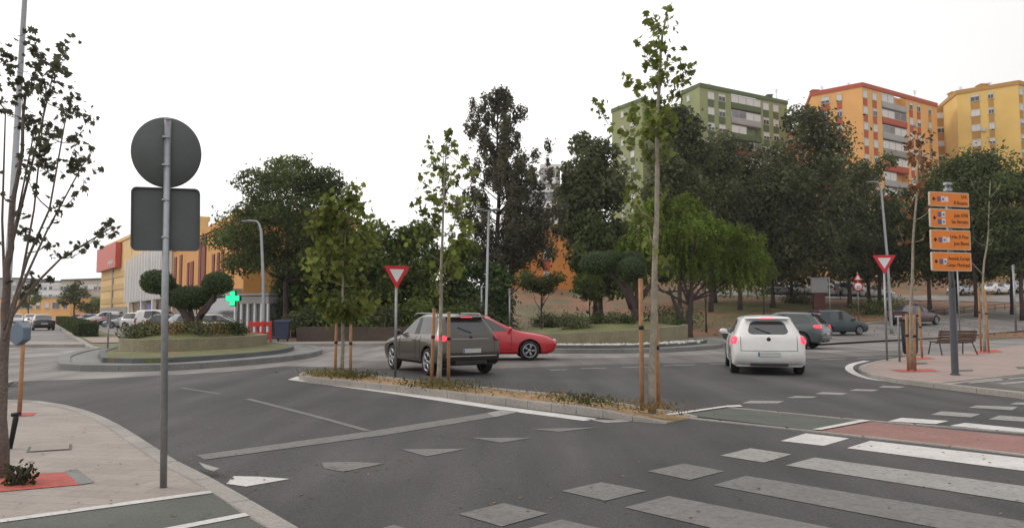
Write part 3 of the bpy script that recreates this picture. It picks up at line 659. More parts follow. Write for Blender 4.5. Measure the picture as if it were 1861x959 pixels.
def tower(name, label, cat, poly, z0, z1, wall, cap, edges, storey=3.0, first=1.7, rows=7, capd=.8, group=None, mh=1.3):
    c = Vector((sum(p[0] for p in poly) / len(poly), sum(p[1] for p in poly) / len(poly), z0))
    root = thing(name, label, cat, c, 0, group); P2 = []
    for i, A in enumerate(poly):
        B = poly[(i + 1) % len(poly)]; P2.append(Vector(A))
        for e in edges:
            if e['i'] != i: continue
            u, n = facing(A, B); Ln = (Vector(B) - Vector(A)).length; ts = []
            for b in e.get('bays', []):
                ts.append(sorted((tpx(A, B, b[0]) * Ln, tpx(A, B, b[1]) * Ln)) + [b])
            for t0, t1, b in sorted(ts, key=lambda x: x[0]):
                a0, a1 = Vector(A) + u * t0, Vector(A) + u * t1; P2 += [a0, a0 - n * 1.4, a1 - n * 1.4, a1]
                for r in range(rows):
                    z = z1 - first - storey * r; n3, u3, Z = Vector((n.x, n.y, 0)), Vector((u.x, u.y, 0)), Vector((0, 0, 1))
                    mid = Vector(((a0.x + a1.x) / 2, (a0.y + a1.y) / 2, z)) - c; hw = (t1 - t0) / 2 - .02
                    g = MB(); g.obox(mid + Z * -.95 + n3 * .05, (u3, n3, Z), (hw, .07, .52)); g.obox(mid + Z * -1.5 - n3 * .65, (u3, n3, Z), (hw, .68, .1))
                    g.build('balcony', b[2][r % len(b[2])], root)
                    half = hw / 2
                    for s, st in ((-1, b[3][r % len(b[3])][0]), (1, b[3][r % len(b[3])][1])):
                        if st == 'o': continue
                        g = MB(); q = mid + u3 * s * half - n3 * .02
                        for k in (-1, 0, 1): g.obox(q + u3 * k * (half - .05) + Z * .35, (u3, n3, Z), (.05, .04, .74))
                        for zz in (-.38, 1.08): g.obox(q + Z * zz, (u3, n3, Z), (half - .1, .04, .05))
                        w = g.build('balcony_glazing', BM['frame'], root)
                        g = MB(); g.obox(q + Z * .35 - n3 * .03, (u3, n3, Z), (half - .08, .012, .68)); g.build('pane', BM['shutter'] if st == 'w' else BM['midgl'], w)
            for cpx, w, h, st, sp in e.get('cols', []):
                t = tpx(A, B, cpx) * Ln; pt = Vector(A) + u * t
                for r in range(rows):
                    z = z1 - first - storey * r; window(root, pt, n, u, z, w, h, st, wall)
                    if sp: 
                        g = MB(); g.obox(Vector((pt.x, pt.y, z - h / 2 - (storey - h) / 2 - .02)) - c + Vector((n.x, n.y, 0)) * .02, (Vector((u.x, u.y, 0)), Vector((n.x, n.y, 0)), Vector((0, 0, 1))), (w / 2, .03, (storey - h) / 2 - .16))
                        g.build('spandrel_panel', sp, root)
    g = MB(); g.prism([(p.x - c.x, p.y - c.y) for p in P2], 0, z1 - z0 - .01); g.build('wall', wall, root)
    cc = Vector((c.x, c.y)); n = len(poly); g = MB()
    Q = shrink([Vector(p) for p in poly], -.22); Q2 = shrink([Vector(p) for p in poly], .25)
    for i in range(n):
        j = (i + 1) % n; a, b_, d, e_ = Q[i] - cc, Q[j] - cc, Q2[j] - cc, Q2[i] - cc; zb, zt_ = z1 - z0 - capd * .5, z1 - z0 + capd * .5
        g.add([(a.x, a.y, zb), (b_.x, b_.y, zb), (b_.x, b_.y, zt_), (a.x, a.y, zt_), (d.x, d.y, zt_), (e_.x, e_.y, zt_), (d.x, d.y, zb + .3), (e_.x, e_.y, zb + .3), (d.x, d.y, zb), (e_.x, e_.y, zb)],
              [(0, 1, 2, 3), (3, 2, 4, 5), (5, 4, 6, 7), (9, 8, 1, 0)])
    g.build('parapet', cap, root)
    return root, c
def roofbits(root, c, z, pts, m):
    for px, py, D, w, h in pts:
        p = At(px, py, D); g = MB(); g.box(-w / 2, w / 2, -w / 2, w / 2, 0, h); g.box(-w / 2 - .15, w / 2 + .15, -w / 2 - .15, w / 2 + .15, h, h + .15)
        g.build('roof_chimney', m, root, loc=(p.x - c.x, p.y - c.y, z - c.z))
        g = MB(); g.tube([(1.5, 0, 0), (1.5, 0, 2.6)], .04, 5)
        for q in range(4): g.tube([(1.5 - .5 + q * .06, 0, 2.5 - q * .22), (1.5 + .5 - q * .06, 0, 2.5 - q * .22)], .025, 4)
        g.build('roof_aerial', M['grey_post'], root, loc=(p.x - c.x, p.y - c.y, z - c.z))
SHW = [('w', 'w'), ('g', 'w'), ('w', 'o'), ('o', 'g'), ('w', 'w')]
# green tower (two linked wings)
zr = 45.0
a, b_ = RP(1112, 196, 156), RP(1167, 174, 147.5); c2 = RP(1215, 180, 156); d_ = RP(1238, 172, 156); e_ = RP(1240, 161, 143); f_ = RP(1271, 146, 138); h_ = RP(1430, 180, 150)
poly = [a, b_, c2, d_, e_, f_, h_, (h_[0] - 8, h_[1] + 14), (a[0] + 6, a[1] + 16)]
Gm, Gd = BM['green'], BM['green_dk']
bp = [BM['green_dk'], BM['grey'], BM['green_dk'], BM['brown'], BM['white']]
root, c = tower('apartment_tower', 'olive green high apartment block with white windows behind the dark trees', 'apartment block', poly, 6, zr, Gm, Gd, [
    dict(i=0, cols=[(1132, .8, 1.3, 'shut', None), (1150, 1.2, 1.3, 'shut', Gd)]), dict(i=4, cols=[(1253, .8, 1.2, 'shut', None)]),
    dict(i=5, cols=[(1294, 1.6, 1.4, 'shut', Gd), (1314, 1.7, 1.4, 'shut', Gd), (1394, 1.6, 1.4, 'shut', Gd), (1412, 1.5, 1.4, 'shut', Gd)], bays=[(1331, 1385, bp, SHW)])], rows=8)
roofbits(root, c, zr, [(1398, 175, 149, 1.0, 1.2), (1275, 150, 145, 1.5, .7)], Gd)
# orange and red tower
zr = 43.8
a, b_, c2 = RP(1474, 165, 140), RP(1566, 148, 134), RP(1702, 186, 147.5)
poly = [a, b_, c2, (c2[0] - 6, c2[1] + 14), (a[0] + 4, a[1] + 14)]
Om, Rd = BM['orange'], BM['red']
root, c = tower('apartment_tower', 'orange high apartment block with red roof edge, red panels and balconies', 'apartment block', poly, 6, zr, Om, Rd, [
    dict(i=0, cols=[(1503, 1.5, 1.3, 'shut', Rd), (1529, .9, 1.3, 'half', Rd)]),
    dict(i=1, cols=[(1576, 1.3, 1.4, 'shut', Rd), (1593, 1.3, 1.4, 'shut', Rd), (1659, 1.2, 1.4, 'shut', Rd), (1673, 1.2, 1.4, 'half', Rd), (1693, 1.0, 1.3, 'half', BM['ochre'])],
         bays=[(1606, 1651, [BM['grey'], Rd, BM['grey'], BM['concrete'], Rd], [('w', 'o'), ('w', 'g'), ('g', 'w'), ('w', 'w'), ('o', 'w')])])], rows=8)
roofbits(root, c, zr, [(1528, 155, 141, 1.3, 1.1), (1480, 164, 143, 1.2, 1.5), (1649, 170, 146, 1.2, .8)], Rd)
zr = 40.5
a, b_ = RP(1424, 190, 158), RP(1480, 190, 157)
root, c = tower('apartment_tower', 'low link block with red roof edge between the green and the orange tower', 'apartment block', [a, b_, (b_[0], b_[1] + 12), (a[0], a[1] + 12)], 6, zr, Om, Rd,
    [dict(i=0, cols=[(1437, 1.3, 1.4, 'half', Rd), (1458, 1.3, 1.4, 'half', Rd)])], rows=5)
# ochre link and yellow tower
zr = 43.0
a, b_, c2 = RP(1702, 190, 154), RP(1724, 186, 153.5), RP(1738, 182, 150)
root, c = tower('apartment_tower', 'dark ochre recessed stair block between the orange and the yellow tower', 'apartment block', [a, b_, c2, (c2[0] + 3, c2[1] + 10), (a[0], a[1] + 12)], 6, 45.0, BM['ochre'], BM['ochre'],
    [dict(i=0, cols=[(1713, 1.6, 1.3, 'half', None)]), dict(i=1, cols=[(1731, .7, 1.2, 'half', None)])], rows=6)
zr = 45.8
a, b_, c2 = RP(1738, 162, 145.5), RP(1850, 148, 139), RP(2010, 190, 156)
root, c = tower('apartment_tower', 'yellow high apartment block at the right behind the signpost trees', 'apartment block', [a, b_, c2, (c2[0] - 5, c2[1] + 14), (a[0] + 4, a[1] + 16)], 6, zr, BM['yellow'], BM['ochre'], [
    dict(i=0, cols=[(1777, 1.5, 1.3, 'shut', BM['ochre']), (1806, .9, 1.2, 'shut', BM['ochre'])]),
    dict(i=1, cols=[(1861, 1.2, 1.3, 'shut', BM['ochre']), (1900, 1.2, 1.3, 'shut', BM['ochre'])])], rows=8)
roofbits(root, c, zr, [(1785, 150, 147, 1.6, 1.9), (1733, 160, 150, 1.6, 1.2), (1802, 152, 148, 1.0, .8)], BM['ochre'])
# orange block and pale tower in the middle
a, b_ = RP(925, 480, 96), RP(1052, 480, 100)
root, c = tower('apartment_block', 'orange rendered building seen through the gap between the middle trees', 'building', [a, b_, (b_[0], b_[1] + 12), (a[0], a[1] + 12)], 2.5, 12.9, BM['deep_orange'], BM['deep_orange'],
    [dict(i=0, cols=[(952, .9, 1.4, 'half', None), (993, .9, 1.5, 'half', BM['red'])])], rows=3, first=3.4, storey=3.2)
for (p0, p1, py, D, lab) in ((952, 1032, 345, 131, 'pale grey balcony tower showing above the orange building'), (984, 1018, 302, 137, 'small pale stair tower topmost behind the tall middle conifer')):
    a, b_ = RP(p0, py, D), RP(p1, py, D); z1 = At(p0, py, D).z
    root, c = tower('balcony_tower', lab, 'apartment block', [a, b_, (b_[0], b_[1] + 5 if D < 135 else b_[1] + 8), (a[0], a[1] + (5 if D < 135 else 8))], 6, z1, BM['grey'], BM['white'], [dict(i=0, bays=[(p0 + 8, p1 - 8, [BM['white']], [('g', 'g'), ('g', 'o')])])], rows=5 if D < 135 else 2)

# ---- shops and flats along the avenue on the left
def FL(px):
    r = (px - 930.5) / 1340; D = 13.85 / (r + .643); return Vector((r * D, D))
BKV = Vector((-.842, -.54)) * -1
BKV = Vector((-U.y, U.x)) if False else Vector((-.842, .0)) * 0 + Vector((.842, .540))   # away from the avenue
def low_building(name, label, A, B, depth, z1, wall, cap, capd=.5, cat='shop building'):
    c = Vector(((A[0] + B[0]) / 2, (A[1] + B[1]) / 2, 0)); root = thing(name, label, cat, c)
    u = (Vector(B) - Vector(A)).normalized(); n = Vector((-u.y, u.x)); n = n if n.dot(-(Vector(A) + Vector(B))) > 0 else -n
    P = [Vector(A), Vector(B), Vector(B) - n * depth, Vector(A) - n * depth]
    g = MB(); g.prism([(p.x - c.x, p.y - c.y) for p in P], 0, z1); g.build('wall', wall, root)
    Q = shrink(P, -.2); g = MB(); g.prism([(p.x - c.x, p.y - c.y) for p in Q], z1, z1 + capd, bottom=True); g.build('parapet', cap, root)
    return root, c, u, n
def panel(root, c, A, B, n, px0, px1, z0, z1, off, m, name, th=.06):
    t0, t1 = sorted((tpx(A, B, px0, 500), tpx(A, B, px1, 500))); A, B = Vector(A), Vector(B); p0, p1 = A.lerp(B, t0), A.lerp(B, t1); mid = (p0 + p1) / 2 + n * off; u = (B - A).normalized()
    g = MB(); g.obox((mid.x - c.x, mid.y - c.y, (z0 + z1) / 2), ((u.x, u.y, 0), (n.x, n.y, 0), (0, 0, 1)), ((p1 - p0).length / 2, th, (z1 - z0) / 2)); return g.build(name, m, root)
A, B = FL(442), FL(367)
root, c, u, n = low_building('shop_building', 'taller orange shop building partly behind the feathery tree', A, B, 6, 8.1, BM['shop_orange'], BM['shop_orange'])
for p in (388, 397, 405, 424, 432): panel(root, c, A, B, n, p - 2, p + 2, 4.4, 6.2, .02, BM['brown'], 'window')
panel(root, c, A, B, n, 367.5, 374, 2.5, 8.2, .05, BM['brown'], 'brown_corner_panel'); panel(root, c, A, B, n, 380, 440, .2, 2.7, .03, BM['darkw'], 'shop_front'); panel(root, c, A, B, n, 378, 441, 2.75, 3.2, .35, BM['grey'], 'canopy', .4)
p = FL(400) - n * 6; g = MB(); g.box(-4, 4, -3, 3, 0, .9); g.build('roof_room', BM['orange'], root, loc=(p.x - c.x, p.y - c.y, 8.6)); g = MB(); g.tube([(0, 0, 0), (0, 0, 1.9)], .12, 6); g.build('chimney_pipe', BM['concrete'], root, loc=(FL(379).x - c.x - n.x * 2, FL(379).y - c.y - n.y * 2, 8.6))
A, B = FL(366.5), FL(314)
root, c, u, n = low_building('shop_building', 'lower orange shop building with tall brown window strips right of the sign pole', A, B, 8, 7.9, BM['shop_orange'], BM['orange'])
for p0, p1 in ((317, 321), (327, 331)): panel(root, c, A, B, n, p0, p1, 2.6, 7.2, .03, BM['brown'], 'window_strip')
for p0, p1 in ((341, 344), (347, 352)): panel(root, c, A, B, n, p0, p1, 2.8, 6.2, .03, BM['brown'], 'window_strip')
panel(root, c, A, B, n, 362, 366, 2., 7.7, .05, BM['brown'], 'brown_corner_panel'); panel(root, c, A, B, n, 316, 360, .2, 2.5, .02, BM['darkw'], 'shop_front')
A, B = FL(313.5), FL(291)
root, c, u, n = low_building('shop_building', 'lower white finned shop front between the yellow and the orange building', A, B, 8, 8.7, BM['shop_yellow'], BM['shop_yellow'])
panel(root, c, A, B, n, 291.5, 313, 3.1, 8.6, .35, BM['white'], 'white_cladding', .3); panel(root, c, A, B, n, 292, 312, .15, 3.0, .04, BM['darkw'], 'shop_front')
for i in range(4): p = 293.5 + i * 5.4; panel(root, c, A, B, n, p + 1.8, p + 2.6, 3.9, 7.9, .66, BM['darkw'], 'window_slot', .03); panel(root, c, A, B, n, p, p + .7, 3.1, 9.2, .8, BM['white'], 'fin', .3)
A, B = FL(290.5), FL(237)
root, c, u, n = low_building('shop_building', 'yellow shop building with white finned front behind the left olive-ball tree', A, B, 5, 12.4, BM['shop_yellow'], BM['shop_yellow'])
panel(root, c, A, B, n, 240, 290, 3.1, 8.6, .35, BM['white'], 'white_cladding', .3)
for i in range(9):
    p = 242 + i * 5.4 ; panel(root, c, A, B, n, p + 1.8, p + 2.7, 3.9, 7.9, .66, BM['darkw'], 'window_slot', .03)
    panel(root, c, A, B, n, p, p + .7, 3.1, 9.2, .8, BM['white'], 'fin', .3)
panel(root, c, A, B, n, 246, 290, .15, 3.0, .04, BM['darkw'], 'shop_front')
for p in (243, 267, 288): panel(root, c, A, B, n, p, p + 1.6, 0, 3.08, .45, BM['white'], 'column', .2)
for p0, p1, m in ((270, 284, mat('shop_poster_blue', (.12, .13, .30), var=.3, scale=2)), (276, 287, mat('shop_poster_pink', (.5, .2, .22), var=.3, scale=2))): panel(root, c, A, B, n, p0, p1, (1.4 if p0 == 270 else .4), (2.8 if p0 == 270 else 1.35), .1, m, 'window_poster', .02)
B2 = RP(184, 500, 133); A = FL(236.5)
root, c, u, n = low_building('supermarket_building', 'yellow banded building with the large red sign at its top', A, B2, 18, 13.0, BM['shop_yellow'], BM['shop_yellow'])
for z in (3.2, 5.4, 7.4): panel(root, c, A, B2, n, 185.5, 231, z, z + .9, .05, BM['shop_yellow2'], 'window_band')
panel(root, c, A, B2, n, 186, 234, .1, 2.6, .05, BM['concrete'], 'shop_front'); panel(root, c, A, B2, n, 205, 207, 2.6, 9, .1, BM['concrete'], 'downpipe')
s = panel(root, c, A, B2, n, 185, 220, 8.9, 12.9, .5, BM['sign_red'], 'red_sign', .4)
t0 = tpx(A, B2, 212, 480); q = Vector(A).lerp(Vector(B2), t0) + n * .93
X3 = Vector((-u.x, -u.y, 0)) if u.x > 0 else Vector((u.x, u.y, 0))
X3 = Vector((n.y, -n.x, 0)) * -1
if X3.x < 0: X3 = -X3
M4 = Matrix.Translation(Vector((q.x - c.x, q.y - c.y, 10.2))) @ Matrix(((X3.x, 0, n.x, 0), (X3.y, 0, n.y, 0), (0, 1, 0, 0), (0, 0, 0, 1)))
g = MB()
for i in range(9):
    h = (.9, .6, .6, .95, .6, .6, .9, .6, .6)[i]; x = -2.4 + i * .55
    g.box(x, x + .16, -.02, .02, 0, h); g.box(x + .165, x + .4, -.02, .02, h * .5, h * .5 + .15)
lt = g.build('sign_lettering', BM['white'], s); lt.data.transform(M4 @ Matrix.Rotation(R(90), 4, 'X'))
g = MB(); rgx = np.random.default_rng(3)
tt = Vector(A).lerp(Vector(B2), .35) - n * 4
P, Dn = lobe_pts(rgx, [(rgx.uniform(-7, 7), rgx.uniform(-1, 1), .8, 1.6, 1.2, 1.0) for _ in range(7)], 900)
o = leaves('roof_shrubs', P, Dn, .5, LM['mid'], root, DIAM, rgx); o.location = (tt.x - c.x, tt.y - c.y, 13.4); o.rotation_euler.z = math.atan2(u.y, u.x)
# far flats at the end of the avenue
def flats(label, p0, p1, py, D0, D1, wall, seed, rows, cols, cap='roof_tile'):
    A, B = RP(p0, py, D0), RP(p1, py, D1); z1 = At(p0, py, D0).z
    root, c, u, n = low_building('apartment_block', label, A, B, 12, z1, wall, M[cap], .5, 'apartment block')
    for r in range(rows):
        for k in range(cols):
            t = (k + .5) / cols; P = Vector(A).lerp(Vector(B), t); z = z1 - 1.6 - r * 2.9
            w = window(root, P, n, u, z, 1.3 if k % 3 else 2.4, 1.4, 'half', wall)
            w.location = (0, 0, 0)
flats('cream four-storey flats behind the far parked cars left of the yellow building', 112, 187, 511, 185, 178, BM['cream'], 1, 3, 9)
flats('white flats with a sloping roof line far at the end of the avenue', 38, 108, 514, 235, 230, BM['white'], 2, 3, 7)
flats('low orange building at the end of the avenue behind the leftmost moving cars', 0, 128, 543, 170, 160, BM['orange'], 3, 1, 8, 'kerb')
flats('pale grey flats farthest left behind the young foreground tree', -120, 36, 508, 240, 236, BM['grey'], 5, 3, 9)
# ================================================================== CARS
def bmesh_obj(name, bm, mats):
    me = bpy.data.meshes.new(name); bm.to_mesh(me); bm.free()
    for m in mats: me.materials.append(m)
    o = bpy.data.objects.new(name, me); col.objects.link(o); return o
CAR = {
 # stations: (yb, y5, y6, wf, z4, z5, z6, z7, w5, w6)   rear first
 'hatch': dict(L=4.25, W=1.77, H=1.46, wr=.32, ax=(.78, 3.36), clear=.20, S=[
    (.0, .10, .50, .93, .84, .96, 1.36, 1.41, .86, .66), (.16, .32, .62, .985, .86, .97, 1.385, 1.435, .90, .69), (.62, .72, .95, 1, .86, .96, 1.40, 1.455, .92, .71),
    (1.55, 1.55, 1.60, 1, .84, .94, 1.405, 1.465, .93, .72), (1.66, 1.66, 1.70, 1, .84, .94, 1.405, 1.465, .93, .72), (2.50, 2.74, 2.05, 1, .82, .92, 1.37, 1.43, .925, .71),
    (2.75, 2.95, 2.95, .995, .80, .90, .955, .965, .92, .80), (3.35, 3.4, 3.4, .985, .74, .84, .885, .90, .90, .74), (3.95, 3.93, 3.93, .97, .68, .78, .815, .83, .88, .70), (4.25, 4.14, 4.10, .90, .60, .68, .72, .73, .84, .62)]),
 'suv': dict(L=4.45, W=1.85, H=1.62, wr=.36, ax=(.86, 3.55), clear=.27, S=[
    (.0, .12, .48, .94, .92, 1.06, 1.50, 1.56, .88, .70), (.16, .34, .60, .985, .94, 1.07, 1.52, 1.585, .91, .73), (.72, .82, 1.0, 1, .94, 1.05, 1.54, 1.61, .93, .75),
    (1.65, 1.65, 1.70, 1, .92, 1.03, 1.545, 1.62, .94, .755), (1.77, 1.77, 1.80, 1, .92, 1.03, 1.545, 1.62, .94, .755), (2.62, 2.86, 2.12, 1, .90, 1.01, 1.51, 1.58, .935, .745),
    (2.9, 3.08, 3.08, .995, .89, 1.0, 1.05, 1.06, .93, .82), (3.5, 3.5, 3.5, .985, .86, .96, 1.0, 1.02, .91, .76), (4.15, 4.12, 4.12, .975, .80, .92, .95, .97, .89, .72), (4.45, 4.36, 4.33, .92, .72, .82, .86, .87, .85, .64)]),
 'van': dict(L=4.4, W=1.81, H=1.82, wr=.32, ax=(.75, 3.45), clear=.2, S=[
    (.0, .04, .14, .95, .95, 1.08, 1.70, 1.77, .93, .82), (.12, .16, .26, .985, .96, 1.08, 1.72, 1.79, .94, .83), (.9, .9, .95, 1, .96, 1.07, 1.74, 1.81, .945, .84),
    (1.75, 1.75, 1.8, 1, .95, 1.06, 1.74, 1.82, .945, .84), (1.9, 1.9, 1.95, 1, .95, 1.06, 1.74, 1.82, .945, .84), (2.75, 2.95, 2.35, 1, .93, 1.04, 1.70, 1.78, .94, .82),
    (3.0, 3.3, 3.3, .995, .92, 1.02, 1.07, 1.08, .93, .82), (3.6, 3.6, 3.6, .985, .88, .98, 1.02, 1.04, .91, .76), (4.1, 4.1, 4.1, .97, .78, .88, .92, .94, .89, .72), (4.4, 4.3, 4.27, .91, .68, .78, .82, .83, .85, .64)]),
 'saloon': dict(L=4.4, W=1.77, H=1.43, wr=.32, ax=(.85, 3.5), clear=.2, S=[
    (.0, .06, .08, .92, .84, .93, .95, .96, .84, .66), (.2, .4, .5, .98, .86, .95, .985, 1.0, .90, .74), (.7, .72, 1.1, 1, .86, .95, 1.33, 1.38, .92, .70),
    (1.65, 1.65, 1.70, 1, .84, .94, 1.375, 1.43, .93, .72), (1.77, 1.77, 1.80, 1, .84, .94, 1.375, 1.43, .93, .72), (2.6, 2.84, 2.15, 1, .82, .92, 1.34, 1.40, .925, .71),
    (2.85, 3.05, 3.05, .995, .80, .90, .95, .96, .92, .80), (3.5, 3.5, 3.5, .985, .74, .84, .885, .90, .90, .74), (4.1, 4.1, 4.1, .97, .68, .78, .81, .83, .88, .70), (4.4, 4.3, 4.27, .90, .60, .68, .72, .73, .84, .62)]),
}
CARS = {}
def paintmat(name, c, metal=.3): return mat('paint_' + name, c, rough=.32, var=.04, scale=2, metal=metal, coat=.6, spec=.5, var2=.03, scale2=12)
def body_mesh(kind, trim_low=False):
    k = CAR[kind]; hw = k['W'] / 2; zb = k['clear']; bm = bmesh.new(); cr = bm.edges.layers.float.new('crease_edge'); cv_ = bm.verts.layers.float.new('crease_vert')
    rings = []; S = k['S']; nS = len(S)
    for i, (yb, y5, y6, wf, z4, z5, z6, z7, w5, w6) in enumerate(S):
        end = i in (0, nS - 1); sg = 1 if i == 0 else -1
        e1, e2, e4 = (.14, .05, .06) if end else (0, 0, 0)
        zz = zb + (.06 if end else 0)
        half = [(0, yb + sg * e1, zz), (hw * wf * .86, yb + sg * e1, zz), (hw * wf * .975, yb + sg * e2, zz + .07), (hw * wf, yb, .50 if kind != 'suv' else .58), (hw * wf * .985, yb + sg * e4 if i == 0 else yb, z4),
                (hw * wf * w5, y5, z5), (hw * wf * w6, y6, z6), (hw * wf * w6 * .72, y6 - (.02 if i == 0 else 0), z7), (0, y6 - (.05 if i == 0 else 0), z7 + .015)]
        Rr = [bm.verts.new(p) for p in half]; Lr = [Rr[0]] + [bm.verts.new((-p[0], p[1], p[2])) for p in half[1:8]] + [Rr[8]]
        rings.append((Rr, Lr))
    glass_faces = []; pillar = []
    for i in range(nS - 1):
        for s in (0, 1):
            a, b = rings[i][s], rings[i + 1][s]
            for j in range(8):
                q = (a[j], a[j + 1], b[j + 1], b[j]); q = q if s == 1 else q[::-1]
                f = bm.faces.new(q)
                if trim_low and j in (1,): f.material_index = 1
                if j == 5 and i in (2, 3, 4): glass_faces.append((f, 2))
                if i == 3 and j == 5: pillar.append(f)
                if j == 5 and i == 1 and kind == 'suv': glass_faces.append((f, 2))
                if j in (6, 7) and i == 5: glass_faces.append((f, 4))
                if kind == 'saloon' and j in (6, 7) and i == 1: glass_faces.append((f, 3))
    def cap(ring, flip, rear):
        Rr, Lr = ring; rows = []
        for j in range(1, 8):
            pr, pl = Rr[j].co, Lr[j].co; by = -.05 if rear else .07
            if rear and kind != 'saloon' and j >= 6: by = -.03
            dz = .0
            rin = bm.verts.new((pr.x * .8, pr.y + by * .7, pr.z + dz)); cc = bm.verts.new((0, pr.y + by, pr.z + dz)); lin = bm.verts.new((pl.x * .8, pl.y + by * .7, pl.z + dz))
            rows.append([Lr[j], lin, cc, rin, Rr[j]])
        def F(*v, m=0):
            f = bm.faces.new(v if not flip else v[::-1]); f.material_index = m; return f
        for a, b in zip(rows, rows[1:]):
            jj = rows.index(a) + 1
            for q in range(4):
                f = F(a[q], a[q + 1], b[q + 1], b[q], m=1 if (trim_low and jj == 1) else 0)
                if rear and jj == 5 and q in (1, 2) and kind != 'saloon': glass_faces.append((f, 3))
        t = rows[-1]; F(t[0], t[1], t[2], Rr[8]); F(t[2], t[3], t[4], Rr[8]); t = rows[0]; F(t[2], t[1], t[0], Rr[0]); F(t[4], t[3], t[2], Rr[0])
    cap(rings[0], False, True); cap(rings[-1], True, False)
    # windows: inset groups, keep their outlines crisp
    byg = {}
    for f, m in glass_faces: byg.setdefault((m, round(f.calc_center_median().x, 0) if m == 2 else 0, 0), []).append(f)
    for (m, _, _2), fs in byg.items():
        try:
            bmesh.ops.inset_region(bm, faces=fs, thickness=.03 if m == 2 else .045, depth=-.006, use_even_offset=True)
        except Exception: pass
        for f in fs: f.material_index = 1 if f in pillar else m
        es = set(e for f in fs for e in f.edges if any(lf not in fs for lf in e.link_faces))
        for e in es: e[cr] = .95
        for v in set(v for e in es for v in e.verts):
            if sum(1 for e in v.link_edges if e in es) == 2:
                a_, b_ = [e.other_vert(v).co - v.co for e in v.link_edges if e in es]
                if a_.angle(b_) < 2.3: v[cv_] = .55
    bmesh.ops.recalc_face_normals(bm, faces=bm.faces)
    for e in bm.edges:
        z = (e.verts[0].co.z + e.verts[1].co.z) / 2
        if all(abs(v.co.z - k['clear']) < .08 for v in e.verts): e[cr] = .5
    for i in range(nS - 1):
        for s in (0, 1):
            for j, cv in ((4, .35), (5, .25), (2, .3)):
                e = bm.edges.get((rings[i][s][j], rings[i + 1][s][j]))
                if e: e[cr] = max(e[cr], cv)
    mats = [M['trim']] * 5
    o = bmesh_obj('tmp', bm, [M['trim'], M['black'], M['glass'], M['plate'], M['rim']])
    for p in o.data.polygons: p.use_smooth = True
    m = o.modifiers.new('s', 'SUBSURF'); m.levels = 3; m.render_levels = 3
    cut = bmesh.new()
    for y in k['ax']:
        for sx in (-1, 1):
            r = bmesh.ops.create_cone(cut, cap_ends=True, segments=36, radius1=k['wr'] + .055, radius2=k['wr'] + .055, depth=.5, matrix=Matrix.Translation((sx * (hw - .05), y, k['wr'])) @ Matrix.Rotation(R(90), 4, 'Y'))
    for f in cut.faces: f.material_index = 1
    c = bmesh_obj('tmpc', cut, [M['trim'], M['black']])
    m = o.modifiers.new('b', 'BOOLEAN'); m.object = c; m.operation = 'DIFFERENCE'; m.solver = 'EXACT'
    dg = bpy.context.evaluated_depsgraph_get(); me = bpy.data.meshes.new_from_object(o.evaluated_get(dg))
    bpy.data.objects.remove(o); bpy.data.objects.remove(c)
    return me
def split_mesh(me, keep, name, mats, remap):
    bm = bmesh.new(); bm.from_mesh(me)
    bmesh.ops.delete(bm, geom=[f for f in bm.faces if not keep(f)], context='FACES')
    for f in bm.faces: f.material_index = remap.get(f.material_index, 0)
    return bmesh_obj(name, bm, mats)
def wheel_mb(r, w=.2):
    t = MB(); t.lathe([(r * .66, -w / 2), (r * .9, -w / 2 - .01), (r * .985, -w / 2 + .03), (r, 0), (r * .985, w / 2 - .03), (r * .9, w / 2 + .01), (r * .66, w / 2)], 32, 0, 'x')
    m = MB(); m.lathe([(r * .67, -w / 2 + .01), (r * .62, w / 2 - .09), (.0, w / 2 - .1)], 32, 1, 'x'); m.lathe([(r * .70, w / 2 - .005), (r * .70, w / 2 + .008), (r * .62, w / 2 + .004), (r * .62, w / 2 - .08)], 32, 0, 'x')
    for q in range(5):
        a = 2 * math.pi * q / 5
        for da in (-.16, .16):
            p0 = (w / 2 - .02, math.cos(a) * r * .12, math.sin(a) * r * .12); p1 = (w / 2 - .01, math.cos(a + da) * r * .66, math.sin(a + da) * r * .66)
            m.tube([p0, p1], [.022, .018], 5, 0)
    m.lathe([(.0, w / 2 + .005), (.05, w / 2 + .002), (.055, w / 2 - .05)], 16, 0, 'x')
    return t, m
